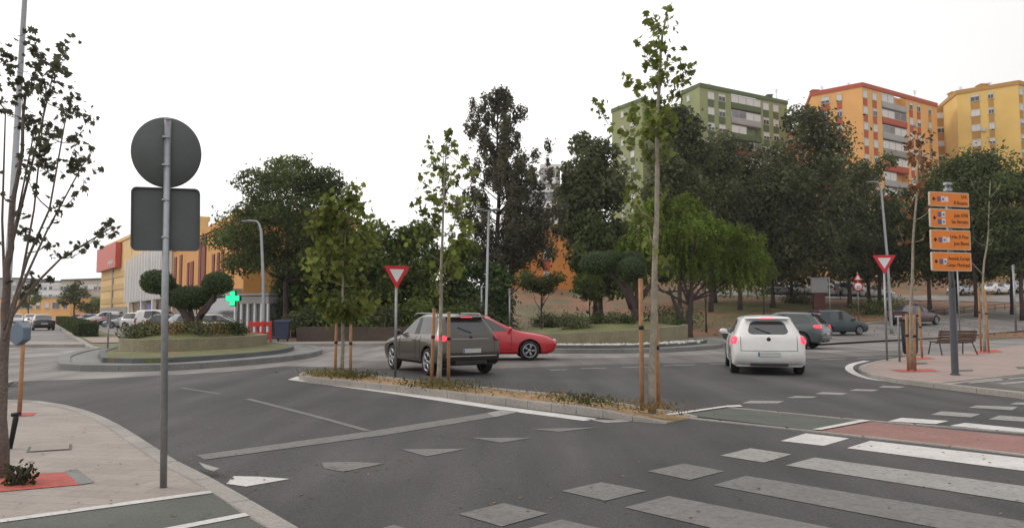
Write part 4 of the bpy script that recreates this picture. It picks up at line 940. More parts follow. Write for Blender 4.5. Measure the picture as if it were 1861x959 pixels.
def car(name, label, kind, paint, loc, rz, scale=1., lit=True, trim_low=None, group=None, rails=False, cat='car', lights=False, plate='plate', wr_scale=1.):
    """origin at the rear axle line's middle on the ground; local +Y is forward"""
    k = CAR[kind]; hw = k['W'] / 2; L_ = k['L']; tl = trim_low if trim_low is not None else (kind == 'suv')
    key = (kind, tl)
    if key not in CARS:
        me = body_mesh(kind, tl); bm = bmesh.new(); bm.from_mesh(me); CARS[key] = (me, BVHTree.FromBMesh(bm), bm)
    me, bvh, _ = CARS[key]
    root = thing(name, label, cat, loc, rz, group); root.scale = (scale,) * 3
    y0 = -L_ / 2
    def fin(o, parent=root):
        o.parent = parent; o.location = (0, y0, 0)
        return o
    body = fin(split_mesh(me, lambda f: f.material_index in (0, 1), 'body', [paint, M['trim']], {0: 0, 1: 1}))
    for m_, nm in ((3, 'rear_window'), (4, 'windscreen')):
        fin(split_mesh(me, lambda f: f.material_index == m_, nm, [M['glass']], {}))
    for sx in (-1, 1):
        for ya, yb in ((-1, .85), (.85, 1.68), (1.68, 9)):
            if any(p.material_index == 2 and p.center.x * sx > 0 and ya < p.center.y <= yb for p in me.polygons):
                fin(split_mesh(me, lambda f: f.material_index == 2 and f.calc_center_median().x * sx > 0 and ya < f.calc_center_median().y <= yb, 'side_window', [M['glass']], {}))
    tw, rw = wheel_mb(k['wr'])
    wm = tw.build('wheel', M['rubber']); rm = rw.build('rim', [M['rim'], M['black']])
    first = True
    for y in k['ax']:
        for sx in (-1, 1):
            if first: w, r_ = wm, rm; first = False
            else: w, r_ = wm.copy(), rm.copy(); col.objects.link(w); col.objects.link(r_)
            w.parent = root; w.location = (sx * (hw - .115), y + y0, k['wr']); w.rotation_euler = (0, 0, 0 if sx > 0 else math.pi); r_.parent = w; r_.location = (0, 0, 0)
    def hit(o_, d_):
        h = bvh.ray_cast(Vector(o_), Vector(d_)); return h[0]
    # panel gaps as thin dark grooves lying on the body
    g = MB()
    def line(pts, axis, off=.001, r=.006):
        out = []
        for p in pts:
            h = hit(p, axis)
            if h: out.append(h - Vector(axis) * off)
        if len(out) > 1: g = MB(); g.tube(out, r, 4); fin(g.build('panel_gap', M['black']))
    zs = [k['clear'] + .14 + q * .05 for q in range(30)]; zw = k['S'][3][5] + .03
    for sx in (-1, 1):
        for y in (k['S'][3][0] + .05, k['S'][6][0] + .02, k['ax'][0] + .5):
            line([(sx * 3, y, z) for z in zs if z < zw], (-sx, 0, 0))
        line([(sx * 3, y, k['clear'] + .16) for y in np.linspace(k['ax'][0] + .5, k['S'][6][0], 14)], (-sx, 0, 0))
    if kind != 'saloon':
        for x in (-hw * .74, hw * .74): line([(x, -3, z) for z in np.linspace(.60, k['S'][0][5] - .02, 10)], (0, 1, 0))
        line([(x, -3, .60) for x in np.linspace(-hw * .74, hw * .74, 12)], (0, 1, 0))
    else: line([(x, -3, .62) for x in np.linspace(-hw * .74, hw * .74, 12)], (0, 1, 0))
    # lamps
    zl = {'hatch': .86, 'suv': .98, 'van': .95, 'saloon': .80}[kind]
    for sx in (-1, 1):
        g = MB(); vs = []; nx, nz = 6, 6; w_, h_ = {'hatch': (.20, .17), 'suv': (.30, .13), 'van': (.13, .40), 'saloon': (.24, .15)}[kind]
        grid = {}
        for a in range(nx + 1):
            for b in range(nz + 1):
                u_, v_ = a / nx, b / nz; x = sx * (hw * .955 - w_ * (1 - u_)); z = zl - h_ / 2 + h_ * v_
                dd = Vector((-sx * .45, 1, 0)).normalized(); h = hit(Vector((x, .3, z)) - dd * 3, dd)
                if h is not None: grid[a, b] = h - dd * .018
        idx = {}
        for kk, h in grid.items(): idx[kk] = len(vs); vs.append(h)
        fs = []
        for a in range(nx):
            for b in range(nz):
                q = [(a, b), (a + 1, b), (a + 1, b + 1), (a, b + 1)]
                if (a, b) in ((0, 0), (0, nz - 1), (nx - 1, 0), (nx - 1, nz - 1)): continue
                if all(c_ in idx for c_ in q): fs.append([idx[c_] for c_ in q])
        if fs:
            g.add(vs, fs, 0, True); o = fin(g.build('tail_light', M['lamp_red'] if lit else M['lamp_red_off'])); so = o.modifiers.new('t', 'SOLIDIFY'); so.thickness = .03; so.offset = 0
        h = hit((sx * hw * .62, 9, k['S'][-1][4] + .03), (0, -1, 0))
        if h: g = MB(); g.ellip(h - Vector((0, .05, 0)), (.16, .085, .06), 14, 8); fin(g.build('headlight', M['headlamp'] if lights else M['plate']))
        # mirrors and handles
        ym, zm = k['S'][6][0] - .02, k['S'][5][5] + .03; g = MB(); g.ellip((sx * (hw + .06), ym, zm + .07), (.11, .06, .075), 12, 8); g.tube([(sx * hw * .9, ym, zm), (sx * (hw + .02), ym, zm + .04)], .025, 6); fin(g.build('wing_mirror', paint))
        for y in (k['S'][3][0] - .13, k['S'][6][0] - 1.05):
            h = hit((sx * 3, y, k['S'][3][4] - .02), (-sx, 0, 0))
            if h: g = MB(); g.box(h.x - .012, h.x + .022 if sx > 0 else h.x - .03, h.y - .09, h.y + .09, h.z - .014, h.z + .014); fin(g.build('door_handle', paint, bevel=.006))
    zp = {'hatch': .52, 'suv': .66, 'van': .62, 'saloon': .60}[kind]
    h = hit((0, -3, zp), (0, 1, 0))
    if h is not None:
        g = MB(); g.box(-.26, .26, h.y - .02, h.y + .03, zp - .055, zp + .055); p = fin(g.build('number_plate', M['plate']))
        if kind in ('hatch', 'suv'):
            g = MB(); g.box(-.255, -.225, h.y - .024, h.y - .018, zp - .05, zp + .05); fin(g.build('plate_band', mat('plate_blue', (.02, .05, .3))), p)
            p.location = (0, y0, 0); p.children[0].location = (0, 0, 0)
            for cx_ in (-.16, -.11, -.06, -.01, .06, .12, .18):
                pass
    if kind == 'suv':
        pts_ = [hit((x, -3, .52), (0, 1, 0)) for x in np.linspace(-hw * .8, hw * .8, 14)]; pts_ = [q for q in pts_ if q]
        if len(pts_) > 3: g = MB(); g.tube([q + Vector((0, -.004, 0)) for q in pts_], .022, 6); fin(g.build('bumper_strip', M['steel']))
        pts_ = [hit((x, -3, zl - .02), (0, 1, 0)) for x in np.linspace(-hw * .6, hw * .6, 12)]; pts_ = [q for q in pts_ if q]
        if len(pts_) > 3: g = MB(); g.tube(pts_, .012, 6); fin(g.build('tailgate_strip', M['rim']))
    h = hit((0, -3, zl + .02), (0, 1, 0))
    if h is not None and kind in ('hatch', 'suv'):
        g = MB(); g.lathe([(0, .0), (.045, .0), (.05, .01), (.035, .016), (0, .016)], 16, 0, 'z'); o = g.build('badge', M['trim']); o.parent = root; o.location = (0, h.y + y0 - .001, zl + .02); o.rotation_euler = (R(90), 0, 0)
    h1 = hit((.05, -3, k['S'][0][5] + .06), (0, 1, 0)); h2 = hit((-.3, -3, k['S'][0][5] + .20), (0, 1, 0))
    if h1 and h2 and kind != 'saloon': g = MB(); g.tube([h1 + Vector((0, -.015, 0)), h1.lerp(h2, .5) + Vector((0, -.03, 0)), h2 + Vector((0, -.012, 0))], .009, 5); fin(g.build('rear_wiper', M['trim']))
    if kind in ('hatch', 'suv', 'van'):
        zb_ = k['S'][0][6] + .03; g = MB(); g.obox((0, k['S'][0][2] - .06, zb_ + .005), ((1, 0, 0), (0, 1, .18), (0, -.18, 1)), (hw * .60, .09, .014)); fin(g.build('roof_spoiler', paint, bevel=.01))
        g = MB(); g.box(-.16, .16, k['S'][0][2] - .155, k['S'][0][2] - .147, zb_ - .016, zb_ + .004); fin(g.build('brake_light', M['lamp_red'] if lit else M['lamp_red_off']))
        g = MB(); hb = hit((0, -3, k['clear'] + .12), (0, 1, 0))
        yb_ = hb.y if hb else 0
        g.box(-hw * .5, hw * .5, yb_ - .008, yb_ + .03, k['clear'] + .03, k['clear'] + (.10 if kind == 'hatch' else .15)); fin(g.build('lower_bumper', M['trim'], bevel=.02))
    if rails:
        for sx in (-1, 1):
            zt_ = k['S'][2][6] + .06; x = sx * hw * .70
            g = MB(); g.tube([(x, .75, zt_ - .05), (x, .85, zt_ + .015), (x, 1.9, zt_ + .03), (x, 2.3, zt_ + .01), (x, 2.42, zt_ - .05)], .018, 6); fin(g.build('roof_rail', M['steel']))
        g = MB(); g.add([(-.02, .75, 1.6), (.02, .75, 1.6), (0, .85, 1.6), (0, .72, 1.71)], [(0, 1, 3), (1, 2, 3), (2, 0, 3)], 0, True); fin(g.build('roof_aerial', M['black']))
    # underside so the light does not pass through
    return root
def yaw(dx, dy): return math.atan2(-dx, dy)
# moving cars on the ring
p = G(806, 686); q = G(885, 686)
suvp = paintmat('bronze', (.060, .049, .038), .5)
car('sport_utility_car', 'bronze brown SUV with lit left tail light behind the middle young tree', 'suv', suvp, (-1.95, 19.55, 0), R(31), .93, rails=True).scale.y = .85
for o_ in bpy.data.objects['sport_utility_car'].children:
    if o_.name.startswith('tail_light') and sum(v.co.x for v in o_.data.vertices) > 0: o_.data.materials[0] = M['lamp_red_off']
car('hatchback_car', 'white hatchback with both brake lights lit, seen from behind', 'hatch', paintmat('white', (.62, .61, .59), 0), (6.75, 20.1, 0), R(-13.5), 1.)
car('hatchback_car', 'bright red hatchback behind the bronze SUV', 'hatch', paintmat('red', (.42, .012, .02), .1), (-.75, 24.6, 0), R(-84), 1., lit=False)
tp = At(1465, 600, 34); car('hatchback_car', 'grey-green hatchback just ahead of the white car', 'suv', paintmat('greygreen', (.055, .075, .072), .4), (tp.x - 1.75, 33.0, 0), R(52), .98, trim_low=False)
tp = At(1512, 590, 47); car('estate_car', 'dark teal car ahead of the grey-green car', 'van', paintmat('teal', (.015, .032, .04), .4), (tp.x, 46.3, hz(tp.x, 47) + .12), R(-72), .85, lit=False)
tp = At(1682, 580, 56); car('saloon_car', 'dark red and black saloon on the climbing exit road behind the litter bin', 'saloon', paintmat('darkred', (.045, .012, .018), .3), (tp.x, 57.5, hz(tp.x, 57.5) + .12), R(-55), 1.1, lit=False)
def car_at(name, label, kind, pm, px, D, rz, group=None, lit=False, z=None, scale=1., lights=False):
    x = At(px, 570, D).x; return car(name, label, kind, pm, (x, D, hz(x, D) + .02 if z is None else z), rz, scale, lit=lit, group=group, lights=lights)
W_, K_, S_ = paintmat('white2', (.55, .54, .53), 0), paintmat('black', (.02, .02, .023), .3), paintmat('silver', (.33, .33, .34), .6)
AVD = yaw(U.x, U.y)
car_at('saloon_car', 'black saloon driving away down the left avenue', 'saloon', K_, 76, 68, AVD + R(6), lit=False)
car_at('hatchback_car', 'white car with a headlight on at the end of the avenue', 'hatch', W_, 56, 105, AVD + R(180), lit=False, lights=True)
car_at('hatchback_car', 'pale car coming down the avenue left of the lit headlights', 'hatch', S_, 30, 98, AVD + R(180), lit=False)
GP = 'cars parked in front of the shops'
PK = AVD + R(62)
row = [(262, 66, 'suv', W_, 'large white SUV parked nearest in the row at the shops', R(-118)), (298, 62, 'van', W_, 'white van parked behind the sign pole beside the large white SUV', R(-100)),
       (322, 57, 'hatch', K_, 'black parked car partly behind the olive-ball trunk', R(-80)), (362, 53, 'hatch', S_, 'silver parked car right of the olive-ball trunk', R(-80)), (408, 50, 'hatch', W_, 'white parked car below the green cross', R(-80)),
       (232, 77, 'hatch', S_, 'silver parked hatchback left of the large white SUV', PK), (216, 85, 'hatch', K_, 'black parked hatchback second left of the large white SUV', PK),
       (202, 92, 'hatch', paintmat('crimson', (.25, .012, .04), .2), 'crimson parked hatchback in the shop row', PK), (191, 100, 'van', W_, 'small white parked van behind the crimson car', PK), (178, 110, 'hatch', S_, 'pale silver hatchback parked left of the small van', PK),
       (166, 120, 'hatch', K_, 'dark hatchback far along the parked row', PK), (155, 130, 'hatch', S_, 'grey hatchback parked beside the red one', PK), (137, 138, 'hatch', paintmat('red2', (.40, .03, .02), .1), 'red hatchback parked at the far end of the row', PK)]
for px, D, kd, pm, lb, rz in row: car_at('parked_car', lb, kd, pm, px, D, rz, GP)
GU = 'pale cars parked on the upper road'
for i, (px, D, pm, kd, lb) in enumerate([(1415, 93, S_, 'hatch', 'silver parked car highest left on the upper road'), (1457, 93, W_, 'hatch', 'white parked car behind the willow-like tree edge on the upper road'), (1512, 92.5, W_, 'hatch', 'white parked car right of the advertising column on the upper road'),
        (1542, 92.5, S_, 'van', 'silver van parked above the round speed sign'), (1592, 92, W_, 'hatch', 'white parked car left of the tall lamp post on the upper road'), (1750, 98, S_, 'hatch', 'silver parked car behind the direction signpost'),
        (1815, 100, W_, 'hatch', 'white parked car at the right end of the upper road'), (1850, 103, S_, 'hatch', 'silver parked car rightmost on the upper road')]):
    car_at('parked_car', lb, kd, pm, px, D, R(-90) if px < 1650 else R(-62), GU)
# ================================================================== STREET FURNITURE
def base_at(px, py, z): p = G(px, py, z); return p
# back of a round and a square sign on one pole, left foreground
p = base_at(297, 885, ZP); D = p.y
t = thing('traffic_sign', 'grey backs of a round and a square plate on one steel pole', 'traffic sign', p, R(21)); t.rotation_euler = (0, -.0212, R(21)); t.scale = (.91, 1, 1)
k = D / FPX
def zof(py, D): return At(930, py, D).z
g = MB(); zt_ = zof(219, D) - p.z; g.tube([(0, 0, -.05), (.0, 0, zt_ * .5), (.012, 0, zt_)], .031, 20); g.tube([(.012, 0, zt_ - .001), (.012, 0, zt_ + .008)], [.034, .028], 20); g.build('pole', M['steel'], t)
zc = zof(276, D) - p.z; g = MB(); g.lathe([(0, .0), (.288, .0), (.296, .004), (.30, -.016), (.304, -.016), (.304, .012), (.297, .022), (0, .022)], 64, 0, 'z'); o = g.build('round_plate', M['grey_paint'], t); o.location = (.0, .05, zc); o.rotation_euler = (R(90), 0, 0)
g = MB()
CL = [zc - .12, zc + .12]
z1, z2 = zof(341, D) - p.z, zof(455, D) - p.z; rr = .045; P = []
for cx, cz, a0 in ((.295 - rr, z1 - rr, 0), (-.295 + rr, z1 - rr, 90), (-.295 + rr, z2 + rr, 180), (.295 - rr, z2 + rr, 270)):
    for q in range(7): a = R(a0 + q * 15); P.append((cx + math.cos(a) * rr, cz + math.sin(a) * rr))
g2 = MB(); g2.prism(P, -.012, .012); o = g2.build('square_plate', M['grey_paint'], t, bevel=.003); o.data.transform(Matrix.Rotation(R(90), 4, 'X')); o.location = (0, .052, 0)
g2 = MB(); cz = (z1 + z2) / 2; n = len(P); Pi = [(x * .965, cz + (y - cz) * .965) for x, y in P]
for i in range(n):
    j = (i + 1) % n; g2.add([(P[i][0], .039, P[i][1]), (P[j][0], .039, P[j][1]), (P[j][0], .018, P[j][1]), (P[i][0], .018, P[i][1]), (Pi[j][0], .018, Pi[j][1]), (Pi[i][0], .018, Pi[i][1]), (Pi[j][0], .039, Pi[j][1]), (Pi[i][0], .039, Pi[i][1])], [(0, 1, 2, 3), (3, 2, 4, 5), (5, 4, 6, 7)])
g2.build('plate_rim', M['grey_paint'], t)
for z in CL + [cz - .16, cz + .16]: g = MB(); g.box(-.033, .033, -.0335, .036, z - .009, z + .009); g.build('clamp', M['steel'], t, bevel=.003)

def yield_sign(px, py, zb, pyc, side, rz, label):
    p = base_at(px, py, zb); t = thing('yield_sign', label, 'traffic sign', p, R(rz)); h = side * .866; zc = zof(pyc, p.y) - p.z
    g = MB(); g.tube([(0, .03, -.05), (0, .03, zc + h * .35)], .03, 14); g.build('pole', M['steel'], t)
    def tri(s, rad, y0, y1):
        c = [(-s / 2, s * .2887), (s / 2, s * .2887), (0, -s * .5774)]; P = []
        for i, a0 in enumerate((90, -30, 210)):
            cx, cz = c[i]; d = Vector((-cx, -cz)).normalized() * rad * 2; cx += d.x; cz += d.y
            for q in range(5): 
                a = R({0: 210, 1: 90, 2: -30}[i] - q * 30) ; P.append((cx + math.cos(a) * rad, cz + math.sin(a) * rad))
        return P
    def plate(s, rad, y0, y1, m, nm):
        P = tri(s, rad, 0, 0); g = MB(); g.prism(P, y0, y1, bottom=True); o = g.build(nm, m, t); o.data.transform(Matrix.Rotation(R(90), 4, 'X')); o.location = (0, 0, zc + side * .12); return o
    plate(side, .03, -.0, .012, M['red_paint'], 'red_plate'); plate(side * .56, .006, .012, .016, M['white_paint'], 'white_triangle')
yield_sign(719, 684, .12, 503, .60, 24, 'red and white give-way triangle on the splitter strip before the bronze car')
yield_sign(1613, 655, ZR, 480, .68, -8, 'red and white give-way triangle on the right-hand pavement beside the litter bin')

# direction signpost with four orange panels
p = base_at(1736, 681, ZR); D = p.y; t = thing('direction_signpost', 'dark grey post with four orange direction panels on the right pavement', 'direction sign', p, R(14))
s_ = D / FPX; X0 = lambda px: (px - 1732) * s_ * 1.03
g = MB(); zj = zof(522, D) - p.z; g.tube([(0, 0, -.02), (0, 0, .03), (0, 0, .031), (0, 0, zj)], [.105, .105, .078, .072], 20); g.build('post', M['dark_post'], t)
g = MB(); g.tube([(-.035, 0, zj), (-.035, 0, zof(333, D) - p.z)], .034, 12); g.tube([(.035, 0, zj), (.035, 0, zof(333, D) - p.z)], .034, 12)
for y in (334, 345): z = zof(y, D) - p.z; g.box(-.08, .08, -.05, .05, z - .03, z + .03)
g.build('upper_post', M['steel'], t)
PAN = [(351, 377, ['Urb.', 'El Rosario']), (381, 415, ['Juan XXIII', 'San Bernabe']), (419, 455, ['Urba. El Pinar', 'Juan Blanes']), (459, 493, ['Avenida Europa', 'Campo Municipal'])]
for ya, yb, tx in PAN:
    za, zb_ = zof(ya, D) - p.z, zof(yb, D) - p.z; x0, x1 = X0(1684), X0(1768); yv = -.115
    def rr_(x0, x1, z0, z1, r): 
        P = []
        for cx, cz, a0 in ((x1 - r, z1 - r, 0), (x0 + r, z1 - r, 90), (x0 + r, z0 + r, 180), (x1 - r, z0 + r, 270)):
            for q in range(5): a = R(a0 + q * 22.5); P.append((cx + math.cos(a) * r, cz + math.sin(a) * r))
        return P
    g = MB(); g.prism(rr_(x0, x1, zb_, za, .035), 0, .045, bottom=True); o = g.build('sign_panel', M['cream_edge'], t); o.data.transform(Matrix.Rotation(R(90), 4, 'X')); o.location = (0, -.07, 0)
    g = MB(); g.prism(rr_(x0 + .022, x1 - .022, zb_ + .022, za - .022, .025), 0, .003); f = g.build('orange_face', M['orange_sign'], o); f.data.transform(Matrix.Rotation(R(90), 4, 'X')); f.location = (0, -.046, 0)
    zc = (za + zb_) / 2; g = MB(); yy = -.052
    ah = .06
    g.add([(x0 + .06, yy, zc), (x0 + .12, yy, zc + ah), (x0 + .12, yy, zc + .02), (x0 + .155, yy, zc + .02), (x0 + .155, yy, zc - .02), (x0 + .12, yy, zc - .02), (x0 + .12, yy, zc - ah)], [(0, 6, 5, 4, 3, 2, 1)]); g.build('arrow', M['black'], o)
    pic = [(0, 0)] if ya != 381 else [(0, .085), (0, -.085)]
    for k_, (dx, dz) in enumerate(pic):
        g = MB(); xx = x0 + .20; hh = .055
        g.box(xx, xx + .1, yy, yy + .004, zc + dz - hh, zc + dz + hh, 0); g.box(xx + .115, xx + .21, yy, yy + .004, zc + dz - hh * 1.2, zc + dz + hh * 1.2, 1)
        if ya in (351, 419): g.box(xx + .225, xx + .31, yy, yy + .004, zc + dz - hh, zc + dz + hh, 1)
        g.box(xx + .135, xx + .19, yy - .003, yy, zc + dz - hh * .6, zc + dz + hh * .5, 2)
        g.build('pictogram', [mat('blue_picto', (.10, .10, .22), rough=.5), M['white_paint'], M['grey_post']], o)
    for q, s in enumerate(tx):
        z = zc + (.035 if q == 0 else -.115)
        text(s, .118, M['black'], o, Matrix.Translation((x1 - .05, yy + .001, z)) @ Matrix.Rotation(R(90), 4, 'X') @ Matrix.Scale(.8, 4, (1, 0, 0)), 'RIGHT')

# bench seen from behind
p = base_at(1733, 644, ZR); t = thing('park_bench', 'brown slatted bench seen from behind on the right pavement', 'bench', p, R(8))
for nm, z0, y0, dz, dy, nn in (('backrest', .50, -.17, .095, -.028, 4), ('seat', .44, -.06, 0, .10, 4)):
    g = MB()
    for i in range(nn): g.obox((0, y0 + dy * i, z0 + dz * i), ((1, 0, 0), (0, 1, .25 if nm == 'seat' else 0), (0, -.0, 1) if nm == 'seat' else (0, -.3, 1)), (.72, .042 if nm == 'seat' else .014, .014 if nm == 'seat' else .042))
    g.build(nm, M['wood'], t, bevel=.004)
for sx in (-1, 1):
    g = MB(); x = sx * .62; g.tube([(x + sx * .05, -.30, 0), (x, -.13, .42), (x, -.27, .86)], .02, 8); g.tube([(x + sx * .04, .38, 0), (x, .30, .42), (x, -.13, .42)], .02, 8); g.build('leg', M['dark_post'], t)
g = MB(); g.tube([(-.62, .05, .40), (.62, .05, .40)], .015, 8); g.build('stretcher', M['dark_post'], t)
# litter bin
p = base_at(1655, 657, ZR); t = thing('litter_bin', 'tall black cylindrical litter bin between the stakes on the right pavement', 'litter bin', p)
g = MB(); g.lathe([(.0, .22), (.16, .22), (.20, .3), (.235, 1.18), (.215, 1.18), (.19, .4)], 28); g.build('bin_body', M['black'], t)
g = MB(); g.lathe([(.0, 1.36), (.15, 1.34), (.24, 1.26), (.245, 1.22), (.2, 1.22)], 28); g.build('lid', M['wood'], t)
g = MB()
for a in (0, 120, 240): g.tube([(math.cos(R(a)) * .2, math.sin(R(a)) * .2, 1.0), (math.cos(R(a)) * .2, math.sin(R(a)) * .2, 1.26)], .012, 6)
g.tube([(0, 0, 0), (0, 0, .24)], .05, 10); g.tube([(-.32, 0, 0), (-.32, 0, 1.3), (-.24, 0, 1.3)], .03, 8); g.build('bin_post', M['grey_post'], t)

# street lamps
def lamp(label, px, D, z0, top, arm, r, heads, rz=0, curve=.0, mt='steel'):
    X = At(px, 570, D).x; t = thing('street_lamp', label, 'street lamp', (X, D, z0), rz); zt_ = zof(top, D) - z0
    g = MB()
    if arm:
        g.tube([(0, 0, -.1), (0, 0, .5), (curve * .3, 0, zt_ * .5), (curve, 0, zt_ - .55), (curve - .12 * (1 if arm < 0 else -1), 0, zt_ - .15), (curve + arm * .35, 0, zt_), (curve + arm, 0, zt_ + .03)], [r * 1.3, r, r * .85, r * .7, r * .6, r * .5, r * .45], 12)
    else: g.tube([(0, 0, -.1), (0, 0, .8), (0, 0, .82), (curve, 0, zt_)], [r * 1.25, r * 1.2, r, r * .6], 14)
    g.tube([(0, 0, -.02), (0, 0, .03)], r * 2.2, 12)
    g.build('pole', M[mt], t)
    for hx in heads:
        g = MB(); g.ellip((curve + hx, 0, zt_ + .0), (.32, .14, .06), 14, 8); g.build('lamp_head', M['grey_post'], t)
    return t
lamp('tall grey street lamp pole behind the leftmost foreground tree', 9, 15.5, ZP, -60, 0, .085, [], curve=.12)
lamp('grey street lamp with arm to the left beside the green cross', 480, 38.6, .12, 402, -.7, .10, [-.75], curve=-.25)
lamp('grey street lamp with short cross arm behind the bronze car', 883, 40, .15, 383, 0, .085, [], curve=.15)
g = MB(); z = zof(383, 40) - .15; g.tube([(-.35, 0, z), (.7, 0, z)], .03, 8); o = g.build('cross_arm', M['steel'], bpy.data.objects['street_lamp.002']); 
for x in (-.3, .55): g = MB(); g.ellip((x, 0, z + .07), (.22, .12, .06), 12, 8); g.build('lamp_head', M['grey_post'], bpy.data.objects['street_lamp.002'])
xl = At(1619, 570, 48).x; lamp('curved grey street lamp behind the right give-way sign', 1619, 48, hz(xl, 48), 331, -.6, .10, [-.65], curve=-.35)
def post(name, label, cat, px, D, z0, top, r, m='steel', extra=None):
    X = At(px, 570, D).x; t = thing(name, label, cat, (X, D, z0)); zt_ = zof(top, D) - z0; g = MB(); g.tube([(0, 0, -.05), (0, 0, zt_)], r, 10); g.tube([(0, 0, 0), (0, 0, .02)], r * 1.8, 10); g.build('pole', M[m], t)
    if extra: extra(t, zt_)
    return t
def side_plate(t, z): g = MB(); g.box(-.02, .02, -.14, .14, z - .42, z - .02); g.build('sign_plate', M['grey_post'], t, bevel=.004)
post('sign_post', 'thin pole with a plate seen edge-on at the end of the avenue reservation', 'sign post', 198, 29.6, .15, 569, .03, extra=side_plate)
post('sign_post', 'short grey pole with a small plate just left of the middle street lamp', 'sign post', 875, 41, .15, 521, .05, extra=lambda t, z: (MB().obox, (lambda g: (g.tube([(0, 0, z - .03), (.35, 0, z - .03)], .03, 8), g.build('bracket', M['grey_post'], t)))(MB())))
post('sign_post', 'grey pole with edge-on plate right of the middle street lamp', 'sign post', 926, 40, .2, 524, .045, extra=side_plate)
xq = At(1845, 570, 60).x; post('sign_post', 'thin pole standing alone near the right edge of the picture', 'sign post', 1845, 52, hz(xq, 52), 481, .07, extra=side_plate)
post('sign_post', 'thin grey pole between the bench and the direction signpost', 'sign post', 1743, 40, .1, 470, .035)
# speed limit sign with warning triangle
D = 62; X = At(1561, 570, D).x; z0 = hz(X, D); t = thing('speed_limit_sign', 'small white triangle above a round 30 speed limit sign in the park', 'traffic sign', (X, D, z0))
g = MB(); zt_ = zof(494, D) - z0; g.tube([(0, .05, -.1), (0, .05, zt_)], .04, 8); g.build('pole', M['steel'], t)
zc = zof(521, D) - z0
for r_, y_, m in ((.42, .0, 'red_paint'), (.31, -.012, 'white_paint')):
    g = MB(); g.lathe([(0, 0), (r_, 0), (r_, .012), (0, .012)], 32, 0, 'z'); o = g.build('round_plate', M[m], t); o.location = (0, y_, zc); o.rotation_euler = (R(90), 0, 0)
text('30', .34, M['black'], t, Matrix.Translation((0, -.026, zc - .12)) @ Matrix.Rotation(R(90), 4, 'X'), 'CENTER')
zc = zof(505, D) - z0
for s, y_, m in ((.42, 0, 'red_paint'), (.26, -.012, 'white_paint')):
    g = MB(); g.prism([(0, s), (-s * .87, -s * .5), (s * .87, -s * .5)], 0, .01, bottom=True); o = g.build('triangle_plate', M[m], t); o.data.transform(Matrix.Rotation(R(90), 4, 'X')); o.location = (0, y_, zc)
# advertising column, bins
D = 60; X = At(1490, 570, D).x; z0 = hz(X, D); t = thing('advertising_column', 'grey information box on a dark red base in the park above the grey-green car', 'advertising column', (X, D, z0), R(-10))
za, zb_ = zof(506, D) - z0, zof(532, D) - z0
g = MB(); g.box(-.62, .62, -.2, .2, zb_, za); g.box(-.68, .68, -.24, .24, za, za + .08); g.build('box', M['grey_post'], t, bevel=.02)
g = MB(); g.box(-.4, .4, -.15, .15, -.1, zb_ - .003); g.build('base', mat('dark_red_base', (.07, .02, .02)), t, bevel=.02)
g = MB(); g.tube([(.78, 0, -.1), (.78, 0, za + .1)], .05, 8); g.build('side_pole', M['steel'], t)
def park_bin(px, D, label):
    X = At(px, 570, D).x; t = thing('park_litter_bin', label, 'litter bin', (X, D, hz(X, D))); g = MB(); g.lathe([(0, .5), (.15, .5), (.2, 1.05), (.17, 1.05), (.14, .6)], 14); g.build('bin_body', M['black'], t)
    g = MB(); g.tube([(0, 0, -.1), (0, 0, .5)], .04, 6); g.build('post', M['black'], t)
park_bin(1028, 49, 'dark park bin on the lawn behind the right island shrubs'); park_bin(1528, 88, 'dark park bin at the top of the brown slope below the parked cars')

# pharmacy crosses
def cross(px, py, D, s, m, label, y2=None):
    P0 = At(px, py, D); t = thing('pharmacy_cross', label, 'lit sign', P0, R(-8)); a = s / 6
    Pp = [(a, a), (a, 3 * a), (-a, 3 * a), (-a, a), (-3 * a, a), (-3 * a, -a), (-a, -a), (-a, -3 * a), (a, -3 * a), (a, -a), (3 * a, -a), (3 * a, a)]
    g = MB(); g.prism([(x * 1.12, y * 1.12) for x, y in Pp], -.1, .1, bottom=True); o = g.build('housing', mat('cross_case', (.02, .12, .05)), t); o.data.transform(Matrix.Rotation(R(90), 4, 'X'))
    g = MB(); g.prism(Pp, .1, .115); o = g.build('lit_face', m, t); o.data.transform(Matrix.Rotation(R(90), 4, 'X'))
    g = MB(); g.tube([(0, .05, 0), (.0, .6, 0), (.0, .6, -P0.z + .1)], .05, 8); g.build('bracket', M['steel'], t)
cross(424, 542, 44, .84, M['cross'], 'brightly lit green pharmacy cross right of the left olive-ball tree'); cross(497, 541, 47, .78, M['cross_dim'], 'dim green pharmacy cross behind the left street lamp')
# glass kiosk
D = 46; X = At(478, 570, D).x; t = thing('glass_kiosk', 'low pale kiosk with white columns under the green crosses', 'kiosk', (X, D, .12), R(-28))
g = MB(); g.box(-1.5, 1.5, -1, 1, 2.0, 2.45); g.box(-1.6, 1.6, -1.1, 1.1, 2.5, 2.62); g.build('roof', BM['grey'], t)
for x in (-1.4, -.85, -.3, .3, .85, 1.4): g = MB(); g.box(x - .06, x + .06, -.98, -.86, 0, 2.0); g.build('column', BM['white'], t)
g = MB(); g.box(-1.35, 1.35, -.8, .8, 0, 1.98); g.build('glazing', BM['midgl'], t)
